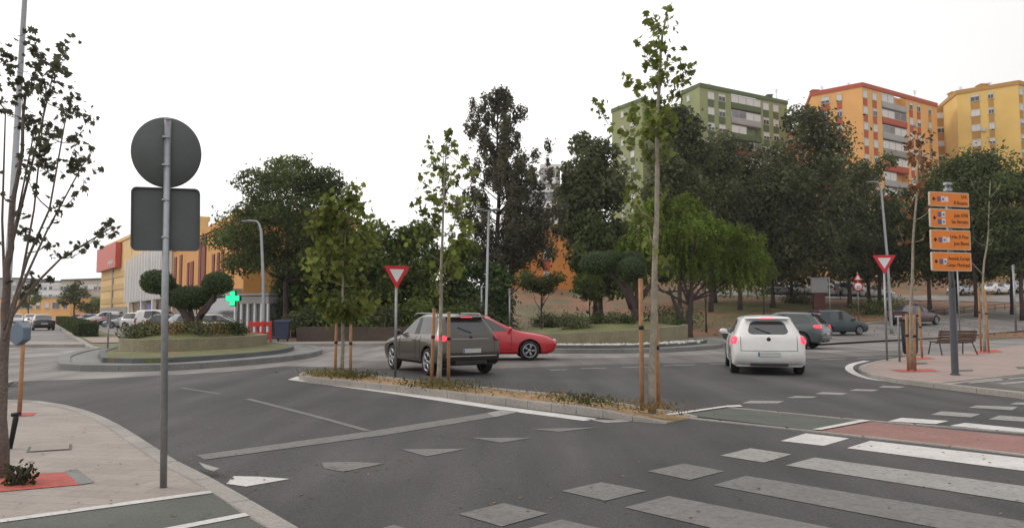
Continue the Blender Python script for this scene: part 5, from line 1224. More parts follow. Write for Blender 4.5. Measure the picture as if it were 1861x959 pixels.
# barriers and container
for i, (px, D) in enumerate(((466, 36.0), (481, 36.3))):
    X = At(px, 570, D).x; t = thing('road_barrier', ('red plastic barrier nearest the green cross', 'red plastic barrier beside the street lamp foot')[i], 'barrier', (X, D, .14), R(15), 'red barriers by the kiosk')
    g = MB(); rb = mat('barrier_red', (.45, .03, .02), rough=.5)
    for z in (.25, .75): g.box(-.33, .33, -.04, .04, z, z + .22)
    g.build('rail', rb, t, bevel=.02)
    for s in (-1, 1): g = MB(); g.box(s * .3 - .05, s * .3 + .05, -.05, .05, .06, 1.02); g.box(s * .3 - .07, s * .3 + .07, -.25, .25, 0, .06); g.build('foot', rb, t, bevel=.015)
D = 36.6; X = At(514, 570, D).x; t = thing('waste_container', 'navy blue waste container under the big feathery tree', 'waste container', (X, D, .14), R(10)); nb = mat('navy_plastic', (.03, .04, .075), rough=.5)
g = MB(); v = [(-.28, -.28, .12), (.28, -.28, .12), (.28, .28, .12), (-.28, .28, .12), (-.35, -.36, .95), (.35, -.36, .95), (.35, .36, .95), (-.35, .36, .95)]; g.add(v, [(0, 3, 2, 1), (4, 5, 6, 7), (0, 1, 5, 4), (1, 2, 6, 5), (2, 3, 7, 6), (3, 0, 4, 7)]); g.build('body', nb, t, bevel=.03)
g = MB(); g.obox((0, 0, 1.0), ((1, 0, 0), (0, 1, .1), (0, -.1, 1)), (.38, .4, .04)); g.build('lid', nb, t, bevel=.02)
for s in (-1, 1): g = MB(); g.lathe([(0, -.03), (.09, -.03), (.09, .03), (0, .03)], 12, 0, 'x', (s * .22, .25, .09)); g.build('wheel', M['rubber'], t)
# stake with dull blue sign, dark bollard, left edge
p = base_at(35, 755, ZP); t = thing('blue_sign_on_stake', 'dull blue faceted box on a brown stake at the left edge', 'sign', p, R(-20)); g = MB(); g.tube([(0, 0, 0), (.01, 0, 1.0)], .028, 8); g.build('stake', M['stake'], t)
zc = zof(606, p.y) - p.z; g = MB(); g.prism([(math.cos(R(a)) * .17 - .06, zc + math.sin(R(a)) * .17) for a in range(30, 390, 60)], -.06, .06, bottom=True); o = g.build('box', mat('dull_blue', (.11, .15, .19), rough=.5), t, bevel=.01); o.data.transform(Matrix.Rotation(R(90), 4, 'X'))
p = base_at(18, 815, ZP); t = thing('bollard', 'thin black leaning bollard behind the leftmost trunk', 'bollard', p); g = MB(); g.tube([(0, 0, 0), (.035, .02, .32), (.04, .02, .36)], [.022, .028, .02], 10); g.build('post', M['black'], t)
g = MB(); g.tube([(.0, .0, .36), (.08, .02, .37)], .02, 8); g.build('cap', M['black'], t)

# low brown retaining wall behind the far pavement, under the dense trees
W0 = [(-10.8, 37.1), (-8.2, 37.5), (-4.5, 38.3), (-1.5, 40.2)]
t = thing('retaining_wall', 'brown earth-coloured retaining wall under the dense green trees', 'wall'); g = MB(); Wp = smooth_poly(W0, 6, False)
for a, b_ in zip(Wp, Wp[1:]):
    u_ = (b_ - a).normalized(); nn = Vector((-u_.y, u_.x)) * .3
    g.add([(a.x, a.y, 0), (b_.x, b_.y, 0), (b_.x, b_.y, .85), (a.x, a.y, .85), (b_.x + nn.x, b_.y + nn.y, .85), (a.x + nn.x, a.y + nn.y, .85)], [(0, 1, 2, 3), (3, 2, 4, 5)])
g.build('wall', M['wall_brown'], t)
g = MB(); strip(g, Wp, 9, .80, side=4.7); struct(g, 'raised_bank', M['earth'])
g = MB(); xs_ = [(45, 74), (52, 77), (60, 82), (75, 92)]
t = thing('guard_rail', 'low dark rail beside the climbing exit road at the right', 'railing'); g = MB()
RL = resample([Vector(q) for q in ((34, 63), (44, 71.5), (60, 83.5), (80, 97))], 2.5)
for q in RL: g.tube([(q.x, q.y, hz(q.x, q.y) - .1), (q.x, q.y, hz(q.x, q.y) + .8)], .04, 6)
g.build('posts', M['dark_post'], t)['kind'] = 'stuff'
g = MB(); g.tube([(q.x, q.y, hz(q.x, q.y) + .8) for q in RL], .04, 6); g.tube([(q.x, q.y, hz(q.x, q.y) + .45) for q in RL], .03, 6); g.build('rail', M['dark_post'], t)
# ================================================================== HEDGES, TOPIARY, SHRUBS
def clip_ball(rng, c, r, n):
    d = rng.normal(size=(n, 3)); d /= np.linalg.norm(d, axis=1)[:, None]; q = 1 + rng.uniform(-.08, .06, size=(n, 1)) + .055 * np.sin(d[:, :1] * 5 + c[0]) * np.cos(d[:, 1:2] * 4)
    return np.array(c) + d * q * np.array(r), d
def topiary(name, label, X, D, z, balls, limbs, seed, lean=0):
    rng = np.random.default_rng(seed); t = thing(name, label, 'topiary tree', (X, D, z)); g = MB()
    for pts, rs in limbs: g.tube(pts, rs, 10)
    g.build('trunk', M['bark_dark'], t)
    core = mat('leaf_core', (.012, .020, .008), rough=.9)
    for i, (c, r) in enumerate(balls):
        g = MB(); g.ellip(c, [q * .93 for q in r], 24, 14, wob=.02, seed=i); b = g.build('foliage_ball', core, t)
        P, Dn = clip_ball(rng, c, r, int(2600 * (r[0] * r[1] + .4))); leaves('clipped_leaves', P, Dn * 1.6, .075, LM['topiary'], b, DIAM, rng)
D = 27.8; zb = .85; X = At(350, 570, D).x
def LP(px, py, dD=0, D=D, X=X, zb=zb): q = At(px, py, D + dD); return (q.x - X, dD, q.z - zb)
topiary('topiary_tree', 'olive tree clipped into balls on the left planter behind the round sign pole', X, D, zb,
    [(LP(286, 512), (.60, .6, .46)), (LP(396, 515), (.55, .55, .44)), (LP(342, 541, .3), (.82, .7, .45)), (LP(312, 530, .5), (.42, .4, .32)), (LP(373, 538, .4), (.4, .45, .36))],
    [([(0, 0, -.1), LP(347, 590), LP(330, 562), LP(300, 535), LP(288, 520)], [.22, .17, .12, .08, .05]), ([(.1, 0, -.1), LP(357, 588), LP(368, 565), LP(388, 540), LP(396, 522)], [.2, .16, .12, .08, .05]),
     ([LP(350, 590), LP(346, 565, .2), LP(342, 548, .3)], [.14, .1, .06]), ([LP(360, 580), LP(378, 560, -.2), LP(392, 530, -.1)], [.1, .07, .05])], 11)
D2 = 35.5; zb2 = .95; X2 = At(1158, 570, D2).x
def LQ(px, py, dD=0): q = At(px, py, D2 + dD); return (q.x - X2, dD, q.z - zb2)
topiary('topiary_tree', 'olive tree clipped into balls on the right island behind the tallest stake', X2, D2, zb2,
    [(LQ(1086, 478), (.86, .8, .58)), (LQ(1147, 489, -.3), (.72, .7, .56)), (LQ(1147, 474, .8), (.66, .6, .5)), (LQ(1205, 496, .4), (.50, .5, .46)), (LQ(1108, 470, .6), (.45, .5, .4))],
    [([(0, 0, -.1), LQ(1156, 570), LQ(1146, 540), LQ(1140, 515), LQ(1146, 495)], [.26, .23, .19, .14, .08]), ([LQ(1150, 560), LQ(1138, 530), LQ(1118, 503), LQ(1095, 487)], [.2, .16, .09, .05]),
     ([LQ(1156, 560), LQ(1172, 530), LQ(1190, 510), LQ(1204, 498)], [.15, .12, .08, .05]), ([LQ(1158, 560), LQ(1160, 530), LQ(1150, 490, .5)], [.2, .14, .08])], 12)
def hedge(label, s0, s1, o, w, h, seed):
    rng = np.random.default_rng(seed); c = A0 + U * (s0 + s1) / 2 + V_ * o; t = thing('hedge', label, 'hedge', (c.x, c.y, .13), yaw(U.x, U.y), 'clipped hedges on the avenue reservation')
    Lh = (s1 - s0) / 2; g = MB(); g.box(-w / 2 + .06, w / 2 - .06, -Lh + .06, Lh - .06, 0, h - .06); g.build('hedge_core', mat('hedge_core', (.012, .02, .008), rough=.9), t)
    n = int(900 * (Lh + 1)); P = []; Dn = []
    for _ in range(n):
        f = rng.choice(5, p=[.3, .3, .06, .06, .28]); a, b = rng.uniform(-1, 1, 2); q = rng.uniform(-.06, .04)
        if f < 2: s = 1 if f else -1; P.append((s * (w / 2 + q), a * Lh, (b + 1) / 2 * h)); Dn.append((s, 0, 0))
        elif f < 4: s = 1 if f == 2 else -1; P.append((a * w / 2, s * (Lh + q), (b + 1) / 2 * h)); Dn.append((0, s, 0))
        else: P.append((a * w / 2, b * Lh, h + q)); Dn.append((0, 0, 1))
    leaves('foliage', P, Dn, .10, LM['hedge'], t, DIAM, rng)
hedge('nearest clipped hedge block on the avenue reservation', 19, 26, .35, 1.1, .85, 21); hedge('second clipped hedge block on the avenue reservation', 31, 46, .45, 1.1, .9, 22); hedge('farthest clipped hedge block on the avenue reservation', 51, 90, .5, 1.1, 1.0, 23)
def shrub(label, X, D, z, r, n, kind, seed, ls=.09, group=None, sq=.75):
    rng = np.random.default_rng(seed); t = thing('shrub', label, 'shrub', (X, D, z), 0, group)
    L_ = [(rng.uniform(-.5, .5) * r[0], rng.uniform(-.5, .5) * r[1], rng.uniform(.25, .5) * r[2], r[0] * .5, r[1] * .5, r[2] * .55) for _ in range(5)] + [(0, 0, r[2] * .4, r[0] * .8, r[1] * .8, r[2] * .6)]
    g = MB(); 
    for i in range(6): a = i * 1.05; g.tube([(0, 0, -.1), (math.cos(a) * r[0] * .3, math.sin(a) * r[1] * .3, r[2] * .4), (math.cos(a) * r[0] * .6, math.sin(a) * r[1] * .6, r[2] * .7)], [.03, .02, .01], 5)
    g.build('stems', M['bark_dark'], t); P, Dn = lobe_pts(rng, L_, n, .35); P[:, 2] = np.maximum(P[:, 2], .02); leaves('foliage', P, Dn, ls, LM[kind], t, DIAM, rng)
GS = 'low shrubs on the left planter'
for i, (px, dd, w, h, kd, lb) in enumerate([(262, 26, 1.1, .55, 'shrub', 'leftmost low shrub on the left planter'), (300, 26.3, 1.1, .6, 'dry', 'dry low shrub just right of the round sign pole on the planter'), (338, 26.6, 1.1, .62, 'shrub', 'low shrub in front of the olive-ball trunk'),
        (375, 27.4, 1.1, .62, 'dry', 'dry low shrub right of the olive-ball trunk'), (404, 28.4, .9, .6, 'hedge', 'dark low shrub below the bright green cross'), (428, 29.6, .5, .45, 'shrub', 'rightmost low shrub on the left planter')]):
    shrub(lb, At(px, 570, dd).x, dd, .66, (w, .9, h), 1500, kd, 30 + i, .09, GS)
GS = 'mounded shrubs on the right island'
for i, (px, dd, w, h, kd, lb) in enumerate([(1045, 33.3, 1.05, .75, 'shrub', 'large pale mounded shrub at the left of the right island'), (1085, 34.4, .6, .8, 'hedge', 'small dark round shrub second on the right island'), (1110, 34.2, .8, .8, 'shrub', 'pale mounded shrub in the middle of the right island'),
        (1137, 34.3, .6, .75, 'hedge', 'green shrub left of the right olive-ball trunk'), (1200, 35.6, .7, .6, 'shrub', 'flat shrub right of the tall stakes on the right island'), (1226, 36.2, .7, .45, 'hedge', 'low dark shrub at the right end of the planter wall')]):
    shrub(lb, At(px, 570, dd).x, dd, .80, (w, .8, h), 1700, kd, 40 + i, .09, GS)
rng = np.random.default_rng(5); p = G(35, 880, ZP); shrub('small green sprouting shrub at the foot of the leftmost tree', p.x + .0, p.y, ZP, (.17, .12, .2), 130, 'young_dark', 50, .055)

# ================================================================== TREES
tree('broad_tree', 'broad feathery dark green tree with layered crown left of centre', 'tree', 520, 44, 282, 146, 500, 'feather', 61, nl=170, n=34000, ls=.18, lr=.85, flat=.55, shape=DIAM, r0=.2, limbs=26, prof=lambda h: math.sqrt(max(.04, 1.12 - h * h)) * 1.03 if h > .2 else .85, base=.13, depth=.8)
GB = 'dense green trees behind the far pavement'
for i, (px, D, tp_, hw, bt, kd, n, lb) in enumerate([
    (590, 45, 400, 62, 560, 'mid', 6500, 'dense mid green tree behind the leftmost young tree'), (668, 42.5, 402, 62, 585, 'mid', 7500, 'dense green tree left of the give-way sign'), (742, 43, 398, 62, 590, 'mid', 7500, 'dense bright green tree right above the give-way sign'),
    (815, 46, 432, 60, 590, 'mid', 7000, 'dense green tree behind the middle young tree'), (884, 45, 470, 48, 600, 'topiary', 5000, 'low very dark green tree behind the middle street lamp'), (535, 46, 470, 50, 585, 'feather', 4500, 'dark green tree with slanting trunk beside the navy container'),
    (700, 49, 430, 80, 600, 'dark', 6500, 'dark tree mass behind the give-way sign trees'), (640, 50, 450, 80, 600, 'dark', 5000, 'dark shaded tree deep behind the leftmost young tree')]):
    tree('dense_tree', lb, 'tree', px, D, tp_, hw * 1.15, bt + 12, kd, 70 + i, nl=34, n=int(n * 1.5), ls=.25, group=GB, base=(1.1 if D > 41 and px < 860 and px > 560 else .2), r0=.14, depth=.6, limbs=7, prof=lambda h: .95 - .25 * h)
def conifer(label, px, D, top, bot, hw, seed, n, nl, kind, base=None, pw=.9):
    rng = np.random.default_rng(seed); X = At(px, 570, D).x; bz = hz(X, D) if base is None else base; zt_, zb_ = zof(top, D) - bz, zof(bot, D) - bz; W = hw / FPX * D
    t = thing('tall_conifer', label, 'tree', (X, D, bz)); L_ = []; g = MB(); k = 10
    tr = [Vector((math.sin(i * 1.3) * .08, math.cos(i) * .08, (zt_ - .6) * i / k - (.1 if i == 0 else 0))) for i in range(k + 1)]; g.tube(tr, [.24 - .021 * i for i in range(k + 1)], 9)
    for i in range(nl):
        h = (i + rng.uniform()) / nl; a = rng.uniform(0, 6.283); reach = W * (max(0, 1 - h) ** .42) * rng.uniform(.45, 1.1); z = zb_ + (zt_ - zb_) * h - .2
        s = Vector((0, 0, max(.8, z - reach * .45))); e = Vector((math.cos(a) * reach, math.sin(a) * reach * .8, min(zt_ - .1, z + reach * .30)))
        g.tube([s, s.lerp(e, .5) + Vector((0, 0, -.1)), e], [.05, .035, .012], 4)
        for q in range(3):
            f = (.45, .75, 1.)[q]; c = s.lerp(e, f); sz = (.78 - .40 * h) * rng.uniform(.6, 1.15); L_.append((c.x + rng.normal() * .12, c.y + rng.normal() * .12, c.z + sz * .35, sz * .62, sz * .62, sz * rng.uniform(.9, 1.3)))
    L_.append((0, 0, zt_ - .15, .14, .14, .5)); L_.append((.25, 0, zt_ - .8, .2, .2, .5))
    g.build('trunk', M['bark_dark'], t); P, Dn = lobe_pts(rng, L_, n, .15, .3); leaves('crown', P, Dn, .2, LM[kind], t, DIAM, rng)
conifer('tall dark pointed conifer standing highest in the middle', 905, 50, 166, 500, 130, 81, 40000, 96, 'pine', base=.8)
GD = 'dark evergreen trees in front of the apartment towers'
blob = lambda h: math.sqrt(max(.1, 1 - (2 * h - .9) ** 2 / 1.3))
for i, (px, D, tp_, hw, bt, n, nl, kd, lb) in enumerate([
    (1082, 58, 232, 66, 470, 11000, 34, 'dark', 'dark round evergreen between the pale tower and the green tower'), (1092, 56, 385, 66, 545, 7000, 22, 'feather', 'green lower tree behind the right olive-ball tree'),
    (1236, 66, 190, 62, 470, 10000, 34, 'dark', 'tall dark evergreen directly behind the tallest young tree'), (1292, 72, 218, 66, 500, 9000, 28, 'dark', 'dark evergreen below the green tower corner'), (1345, 74, 248, 62, 520, 9000, 26, 'dark', 'dark evergreen below the green tower balconies'),
    (1405, 76, 262, 60, 520, 9000, 26, 'dark', 'dark evergreen between the green and orange towers'), (1482, 72, 186, 80, 515, 15000, 44, 'dark', 'largest black-green evergreen in front of the orange tower'), (1545, 78, 262, 52, 515, 8000, 24, 'dark', 'dark evergreen just right of the largest one'),
    (1600, 80, 258, 52, 510, 8000, 24, 'feather', 'dark green tree behind the curved street lamp'), (1440, 84, 330, 120, 520, 8000, 22, 'dark', 'wide low dark tree below the largest evergreen'), (1300, 82, 360, 110, 530, 7000, 20, 'dark', 'wide low dark tree behind the willow-like tree'), (1580, 86, 380, 90, 515, 6000, 20, 'dark', 'wide low dark tree above the speed limit sign')]):
    tree('evergreen_tree', lb, 'tree', px, D, tp_, hw * 1.12, bt, kd, 90 + i, nl=int(nl * 1.3), n=int(n * 1.5), ls=.34, group=GD, r0=.22, depth=.7, limbs=12, prof=blob, flat=.9)
GR = 'green street trees behind the right pavement'
for i, (px, D, tp_, hw, bt, n, nl, kd, lb) in enumerate([
    (1775, 68, 268, 92, 470, 13000, 36, 'feather', 'wide green tree above the direction signpost'), (1690, 72, 300, 52, 500, 6500, 22, 'olive', 'thin olive green tree left of the direction panels'), (1858, 64, 300, 60, 500, 9000, 28, 'feather', 'green tree at the right edge below the yellow tower'),
    (1740, 75, 370, 90, 520, 9000, 26, 'dark', 'dark tree behind the direction signpost'), (1840, 72, 390, 80, 510, 8000, 24, 'mid', 'mid green low tree at the right edge'), (1900, 66, 330, 60, 500, 6000, 20, 'feather', 'green tree cut by the right edge of the picture')]):
    tree('street_tree', lb, 'tree', px, D, tp_, hw * 1.1, bt, kd, 110 + i, nl=int(nl * 1.3), n=int(n * 1.4), ls=.30, group=GR, r0=.2, depth=.7, limbs=12, prof=blob, solid=.3)
# small trees in the park
tree('small_tree', 'small spreading tree on the park lawn left of the park bin', 'tree', 984, 46, 478, 62, 535, 'feather', 121, nl=14, n=3000, ls=.15, r0=.07, flat=.55, limbs=10, lr=.6)
tree('small_tree', 'slim small tree on the lawn right of the park bin', 'tree', 1072, 47, 480, 42, 550, 'mid', 122, nl=10, n=1500, ls=.15, r0=.06, limbs=7, lr=.45)
# willow-like pepper tree
def weeping(label, px, D, seed, lumps, n_str, kind):
    rng = np.random.default_rng(seed); X = At(px, 570, D).x; bz = hz(X, D); t = thing('weeping_tree', label, 'tree', (X, D, bz)); L_ = []
    for qx, qy, rx, ry in lumps: c = At(qx, qy, D); L_.append((c.x - X, rng.uniform(-1, 1), c.z - bz, rx / FPX * D, rx / FPX * D * .8, ry / FPX * D))
    g = trunk_mesh(rng, 3.2, .26, .12, L_, len(L_), (.3, 0)); g.tube([(.15, 0, .2), (-.5, .1, 1.4), (-1.1, 0, 3)], [.18, .14, .08], 8); g.build('trunk', M['bark_dark'], t); P = []; Dn = []
    for l in L_:
        for _ in range(int(n_str * (l[3] * l[5]) / 3)):
            d = rng.normal(size=3); d /= np.linalg.norm(d); d[2] = abs(d[2]) * .9 - .25; r = rng.uniform(.55, 1.03); s = np.array(l[:3]) + d * r * np.array(l[3:6]); ln = rng.uniform(.5, 1.9); dr = rng.normal(size=2) * .10 + d[:2] * .35
            for q in range(int(ln / .09)):
                f = q * .09; P.append((s[0] + dr[0] * min(f, .7), s[1] + dr[1] * min(f, .7), max(.4, s[2] - f * .9 + .12 * math.sin(min(1.5, f * 2)))))
                Dn.append((d[0], d[1], .3))
    P = np.array(P) + rng.normal(size=(len(P), 3)) * .035; leaves('crown', P, Dn, .17, LM[kind], t, NARROW if False else DIAM, rng, down=1.6)
weeping('bright green willow-like weeping tree right of the tall stakes', 1250, 45, 131, [(1195, 378, 52, 40), (1245, 372, 42, 42), (1185, 430, 60, 45), (1260, 415, 70, 45), (1325, 432, 60, 42), (1230, 470, 70, 40), (1300, 470, 68, 45), (1362, 468, 42, 40), (1345, 500, 55, 35), (1150, 450, 40, 40), (1150, 500, 30, 35)], 230, 'willow')
for px, lb in ((1283, 'thin bare trunk of a young tree left under the weeping tree'), (1388, 'thin bare trunk of a young tree right of the weeping tree')):
    tree('small_tree', lb, 'tree', px, 52, 478, 34, 515, 'feather', 123 + px, nl=7, n=900, ls=.16, r0=.07, limbs=5, lr=.5)
GK = 'bushes along the top of the brown wall'
for i in range(9):
    q = Wp[min(len(Wp) - 1, 1 + i * 2)]
    shrub(['dark bush at the left end of the brown wall', 'dark bush second along the brown wall', 'dark bush third along the brown wall', 'green bush above the brown wall behind the leftmost stakes', 'dark bush above the brown wall right of the leftmost young tree', 'green bush above the brown wall left of the give-way pole', 'dark bush above the brown wall behind the give-way pole', 'green bush above the brown wall behind the bronze car bonnet', 'dark bush at the right end of the brown wall'][i], q.x - .2, q.y + .75, .78, (1.3, .9, .9 + .3 * (i % 3)), 1500, ['dark', 'feather', 'hedge', 'mid', 'dark', 'mid', 'feather', 'mid', 'dark'][i], 200 + i, .16, GK)
# bushes at the edges of the upper park
for i, (px, D, w, h, kd, lb) in enumerate([(1596, 70, 3.0, 1.9, 'mid', 'green bush on the slope behind the right give-way sign'), (1455, 82, 2.6, 1.6, 'dark', 'dark bush at the top of the slope left of the advertising column'), (1220, 58, 3, 1.8, 'dark', 'dark bush behind the weeping tree trunk'), (905, 46, 1.6, 1.0, 'shrub', 'dry bush on the park edge behind the red car'), (1010, 55, 2.2, 1.2, 'shrub', 'olive bush at the back of the park lawn')]):
    X = At(px, 570, D).x; shrub(lb, X, D, hz(X, D), (w, w * .7, h), 1800, kd, 140 + i, .18)
# trees far down the avenue
for i, (px, D, tp_, hw, bt, kd, lb) in enumerate([(135, 120, 508, 26, 565, 'feather', 'street tree in front of the cream flats'), (52, 150, 520, 18, 560, 'mid', 'small street tree before the low orange building'), (168, 150, 540, 22, 572, 'mid', 'low tree behind the far parked cars')]):
    tree('avenue_tree', lb, 'tree', px, D, tp_, hw, bt, kd, 150 + i, nl=12, n=1500, ls=.4, base=.1, r0=.15, limbs=6, group='trees far along the avenue')

# ------------------------------------------------------------------ young plane trees with stakes
def young(name, label, base, trunk, rt, tips, ls, kind, bark, seed, group=None, tw=.012, spread=1., low=.25, shape=MAPLE, drop=.75, mul=1., stems=()):
    rng = np.random.default_rng(seed); base = Vector(base); t = thing(name, label, 'young tree', base, 0, group)
    tr = [Vector(p) - base for p in trunk]; tr[0].z -= .06; n = len(tr); g = MB()
    sp = [tr[0]] ; 
    P3 = []
    for i in range(n - 1):
        for q in range(3): f = q / 3; P3.append(tr[i].lerp(tr[i + 1], f) + Vector((rng.normal() * .008, rng.normal() * .008, 0)))
    P3.append(tr[-1]); g.tube(P3, [rt * (1 - .82 * i / (len(P3) - 1)) for i in range(len(P3))], 10)
    zs = [p.z for p in P3]; P = []; Dn = []
    pool = [(q, rt * .5) for q in P3 if (q.z - zs[0]) > (zs[-1] - zs[0]) * low]
    for st in stems:
        sp_ = [Vector(q) - base for q in st]; sp_ = [sp_[0]] + [sp_[k].lerp(sp_[k + 1], f) for k in range(len(sp_) - 1) for f in (.33, .67, 1)]
        g.tube(sp_, [rt * .30 * (1 - .7 * k / len(sp_)) for k in range(len(sp_))], 6); pool += [(q, rt * .16) for q in sp_[2:]]
    def tdist(c): return math.hypot(c.x - float(np.interp(c.z, zs, [p.x for p in P3])), c.y)
    for tip in sorted(tips, key=lambda q: tdist(Vector(q[0]) - base)):
        c, cnt, rad = Vector(tip[0]) - base, int(tip[1] * mul), tip[2]
        best = None
        for q, r_ in pool:
            d = c - q; dl = d.length
            if dl < .05: continue
            cost = dl + max(0, .62 * dl - d.z) * drop * 2.2
            if best is None or cost < best[0]: best = (cost, q, r_)
        _, s, r0 = best; d = c - s; r0 = max(tw * .6, min(r0 * .8, d.length * .016 + tw * .5)); bend = Vector((d.x * .10, d.y * .10, -.10 * math.hypot(d.x, d.y)))
        pts = [s + d * f + bend * math.sin(f * math.pi) + Vector(rng.normal(size=3)) * .012 * d.length * (1 if 0 < f < 1 else 0) for f in (0, .25, .5, .75, 1)]
        g.tube(pts, [r0, r0 * .85, r0 * .7, r0 * .55, tw * .35], 5)
        pool += [(pts[k], r0 * (1 - .15 * k)) for k in (1, 2, 3)]
        L0 = d.length
        for q in range(cnt):
            if rng.uniform() < .6: b = c + Vector(rng.normal(size=3) * rad * .8)
            else: f = max(.15, 1 - min(.9, .5 / max(.1, L0)) * rng.uniform()); k = min(3, int(f * 4)); b = pts[k].lerp(pts[k + 1], f * 4 - k) + Vector(rng.normal(size=3) * rad * .5)
            P.append(b); v = Vector(rng.normal(size=3)); v.z = abs(v.z) * .3; Dn.append(v.normalized())
    g.build('trunk', M[bark], t); o = leaves('crown', P, Dn, ls, LM[kind], t, shape, rng, down=.9, fold=.35); return t
def stakes(px_list, labels, group, zb=ZM - .02):
    for (px, py, top, dpx), lb in zip(px_list, labels):
        p = G(px, py, zb); t = thing('tree_stake', lb, 'tree stake', p, 0, group); h = zof(top, p.y) - p.z; g = MB(); dx = dpx * p.y / FPX
        g.tube([(0, 0, -.03), (dx * .5, 0, h * .5), (dx, 0, h - .01), (dx, 0, h)], [.034, .034, .034, .028], 10); g.build('post', M['stake'], t); g = MB(); z = h * .62; x = dx * .62; g.tube([(x, 0, z - .03), (x, 0, z + .03)], .040, 10); g.build('tie', M['black'], t)
rg = random.Random(8)
# first (left) splitter tree: bushy
p = G(621, 680, ZM - .02); D = p.y
tips = []
for i in range(46):
    py = rg.uniform(352, 575); w = 18 + 52 * (1 - abs((py - 480) / 130) ** 1.6) if py > 350 else 15; w = max(14, w)
    tips.append((At(624 + rg.uniform(-1, 1) * w, py, D + rg.uniform(-.5, .5)), 26, .16))
for q in ((640, 345), (632, 355), (650, 372), (605, 380), (660, 520), (578, 545), (668, 560)): tips.append((At(*q, D), 16, .10))
young('young_plane_tree', 'bushy bright green young tree at the left tip of the splitter strip', p, [p, At(623, 600, D), At(624, 480, D), At(632, 370, D)], .05, tips, .14, 'young', 'bark_pale', 171, 'young trees on the splitter strip', low=.32, mul=1.25)
stakes([(609, 681, 586, 1), (637, 682, 588, -1)], ['left stake of the bushy leftmost young tree', 'right stake of the bushy leftmost young tree'], 'tree stakes on the splitter strip')
# second
p = G(797, 698, ZM - .02); D = p.y; tips = []
for i in range(34):
    py = rg.uniform(300, 500); w = 14 + 40 * min(1, (py - 240) / 150) * (1 if py < 430 else max(.3, 1 - (py - 430) / 110)); tips.append((At(806 + rg.uniform(-1, 1) * w, py, D + rg.uniform(-.5, .5)), 10 if py > 330 else 5, .12))
for q in ((817, 240), (775, 258), (830, 262), (805, 275), (772, 300), (790, 290), (762, 320), (845, 290), (855, 310), (780, 330)): tips.append((At(*q, D + rg.uniform(-.3, .3)), 7, .07))
young('young_plane_tree', 'sparse middle young tree on the splitter strip behind the bronze car stakes', p, [p, At(800, 600, D), At(803, 430, D), At(812, 262, D)], .055, tips, .125, 'young', 'bark_pale', 172, 'young trees on the splitter strip', low=.3, mul=1.3)
stakes([(784, 697, 560, 4), (815, 696, 566, 0)], ['left stake of the middle young tree', 'right stake of the middle young tree'], 'tree stakes on the splitter strip')
# third: tall and slender
p = G(1184, 742, ZM - .02); D = p.y; tips = []
T3 = [(1185, 35, 16), (1190, 50, 14), (1212, 12, 6), (1217, 45, 10), (1162, 72, 9), (1200, 75, 16), (1185, 95, 14), (1215, 95, 12), (1238, 112, 14), (1252, 125, 8), (1205, 112, 16), (1180, 120, 12), (1150, 145, 14), (1165, 160, 12), (1185, 150, 14), (1205, 140, 14), (1222, 150, 9), (1243, 140, 12), (1232, 160, 12), (1170, 182, 16), (1195, 185, 20), (1218, 190, 18), (1140, 190, 9), (1090, 190, 12), (1098, 212, 8),
      (1155, 215, 20), (1180, 220, 26), (1205, 215, 24), (1230, 215, 14), (1165, 245, 18), (1190, 250, 22), (1215, 245, 18), (1145, 255, 10), (1180, 275, 12), (1205, 285, 12), (1130, 240, 7), (1198, 345, 8), (1150, 360, 16), (1140, 340, 12), (1158, 395, 8), (1178, 410, 10), (1192, 400, 7), (1215, 350, 6), (1165, 440, 6), (1200, 480, 12), (1212, 470, 9), (1182, 445, 6)]
for x, y, n in T3: tips.append((At(x, y, D + rg.uniform(-.35, .35)), n, .085))
young('young_plane_tree', 'tallest slender young tree at the right end of the splitter strip', p, [p, At(1186, 640, D), At(1190, 500, D), At(1193, 350, D), At(1196, 200, D), At(1200, 90, D), At(1214, 10, D)], .062, tips, .105, 'young', 'bark_pale', 173, 'young trees on the splitter strip', low=.22, tw=.008, mul=1.1)
stakes([(1167, 742, 506, 0), (1197, 738, 566, -3)], ['thick tallest stake left of the tallest young tree', 'thinner stake right of the tallest young tree'], 'tree stakes on the splitter strip')
# right pavement trees
p = G(1657, 672, ZR); D = p.y; tips = [(At(1665 + rg.uniform(-20, 22), rg.uniform(245, 340), D + rg.uniform(-.4, .4)), 9, .10) for _ in range(16)] + [(At(q[0], q[1], D), 3, .05) for q in ((1640, 440), (1632, 410), (1690, 380), (1645, 380), (1680, 430))]
young('young_brown_tree', 'young tree with sparse brown leaves beside the litter bin', p, [p, At(1656, 560, D), At(1660, 440, D), At(1668, 320, D), At(1672, 250, D)], .05, tips, .12, 'brown', 'bark_pale', 174, low=.35)
stakes([(1651, 674, 570, 0), (1663, 674, 572, 2), (1676, 650, 560, -2)], ['left stake under the brown young tree', 'right stake under the brown young tree', 'stake just right of the litter bin'], 'tree stakes on the right pavement', ZR)
p = G(1789, 639, ZR); D = p.y; tips = [(At(1785 + rg.uniform(-38, 45), rg.uniform(300, 440), D + rg.uniform(-.6, .6)), 12, .16) for _ in range(26)]
young('young_forked_tree', 'young pale-stemmed tree forking above its stakes right of the bench', p, [p, At(1788, 560, D), At(1787, 500, D), At(1796, 420, D), At(1800, 330, D)], .06, tips, .13, 'young_dark', 'bark_pale', 175, low=.42)
stakes([(1783, 638, 524, 0), (1797, 641, 526, -2)], ['left stake right of the bench', 'right stake right of the bench'], 'tree stakes on the right pavement', ZR)
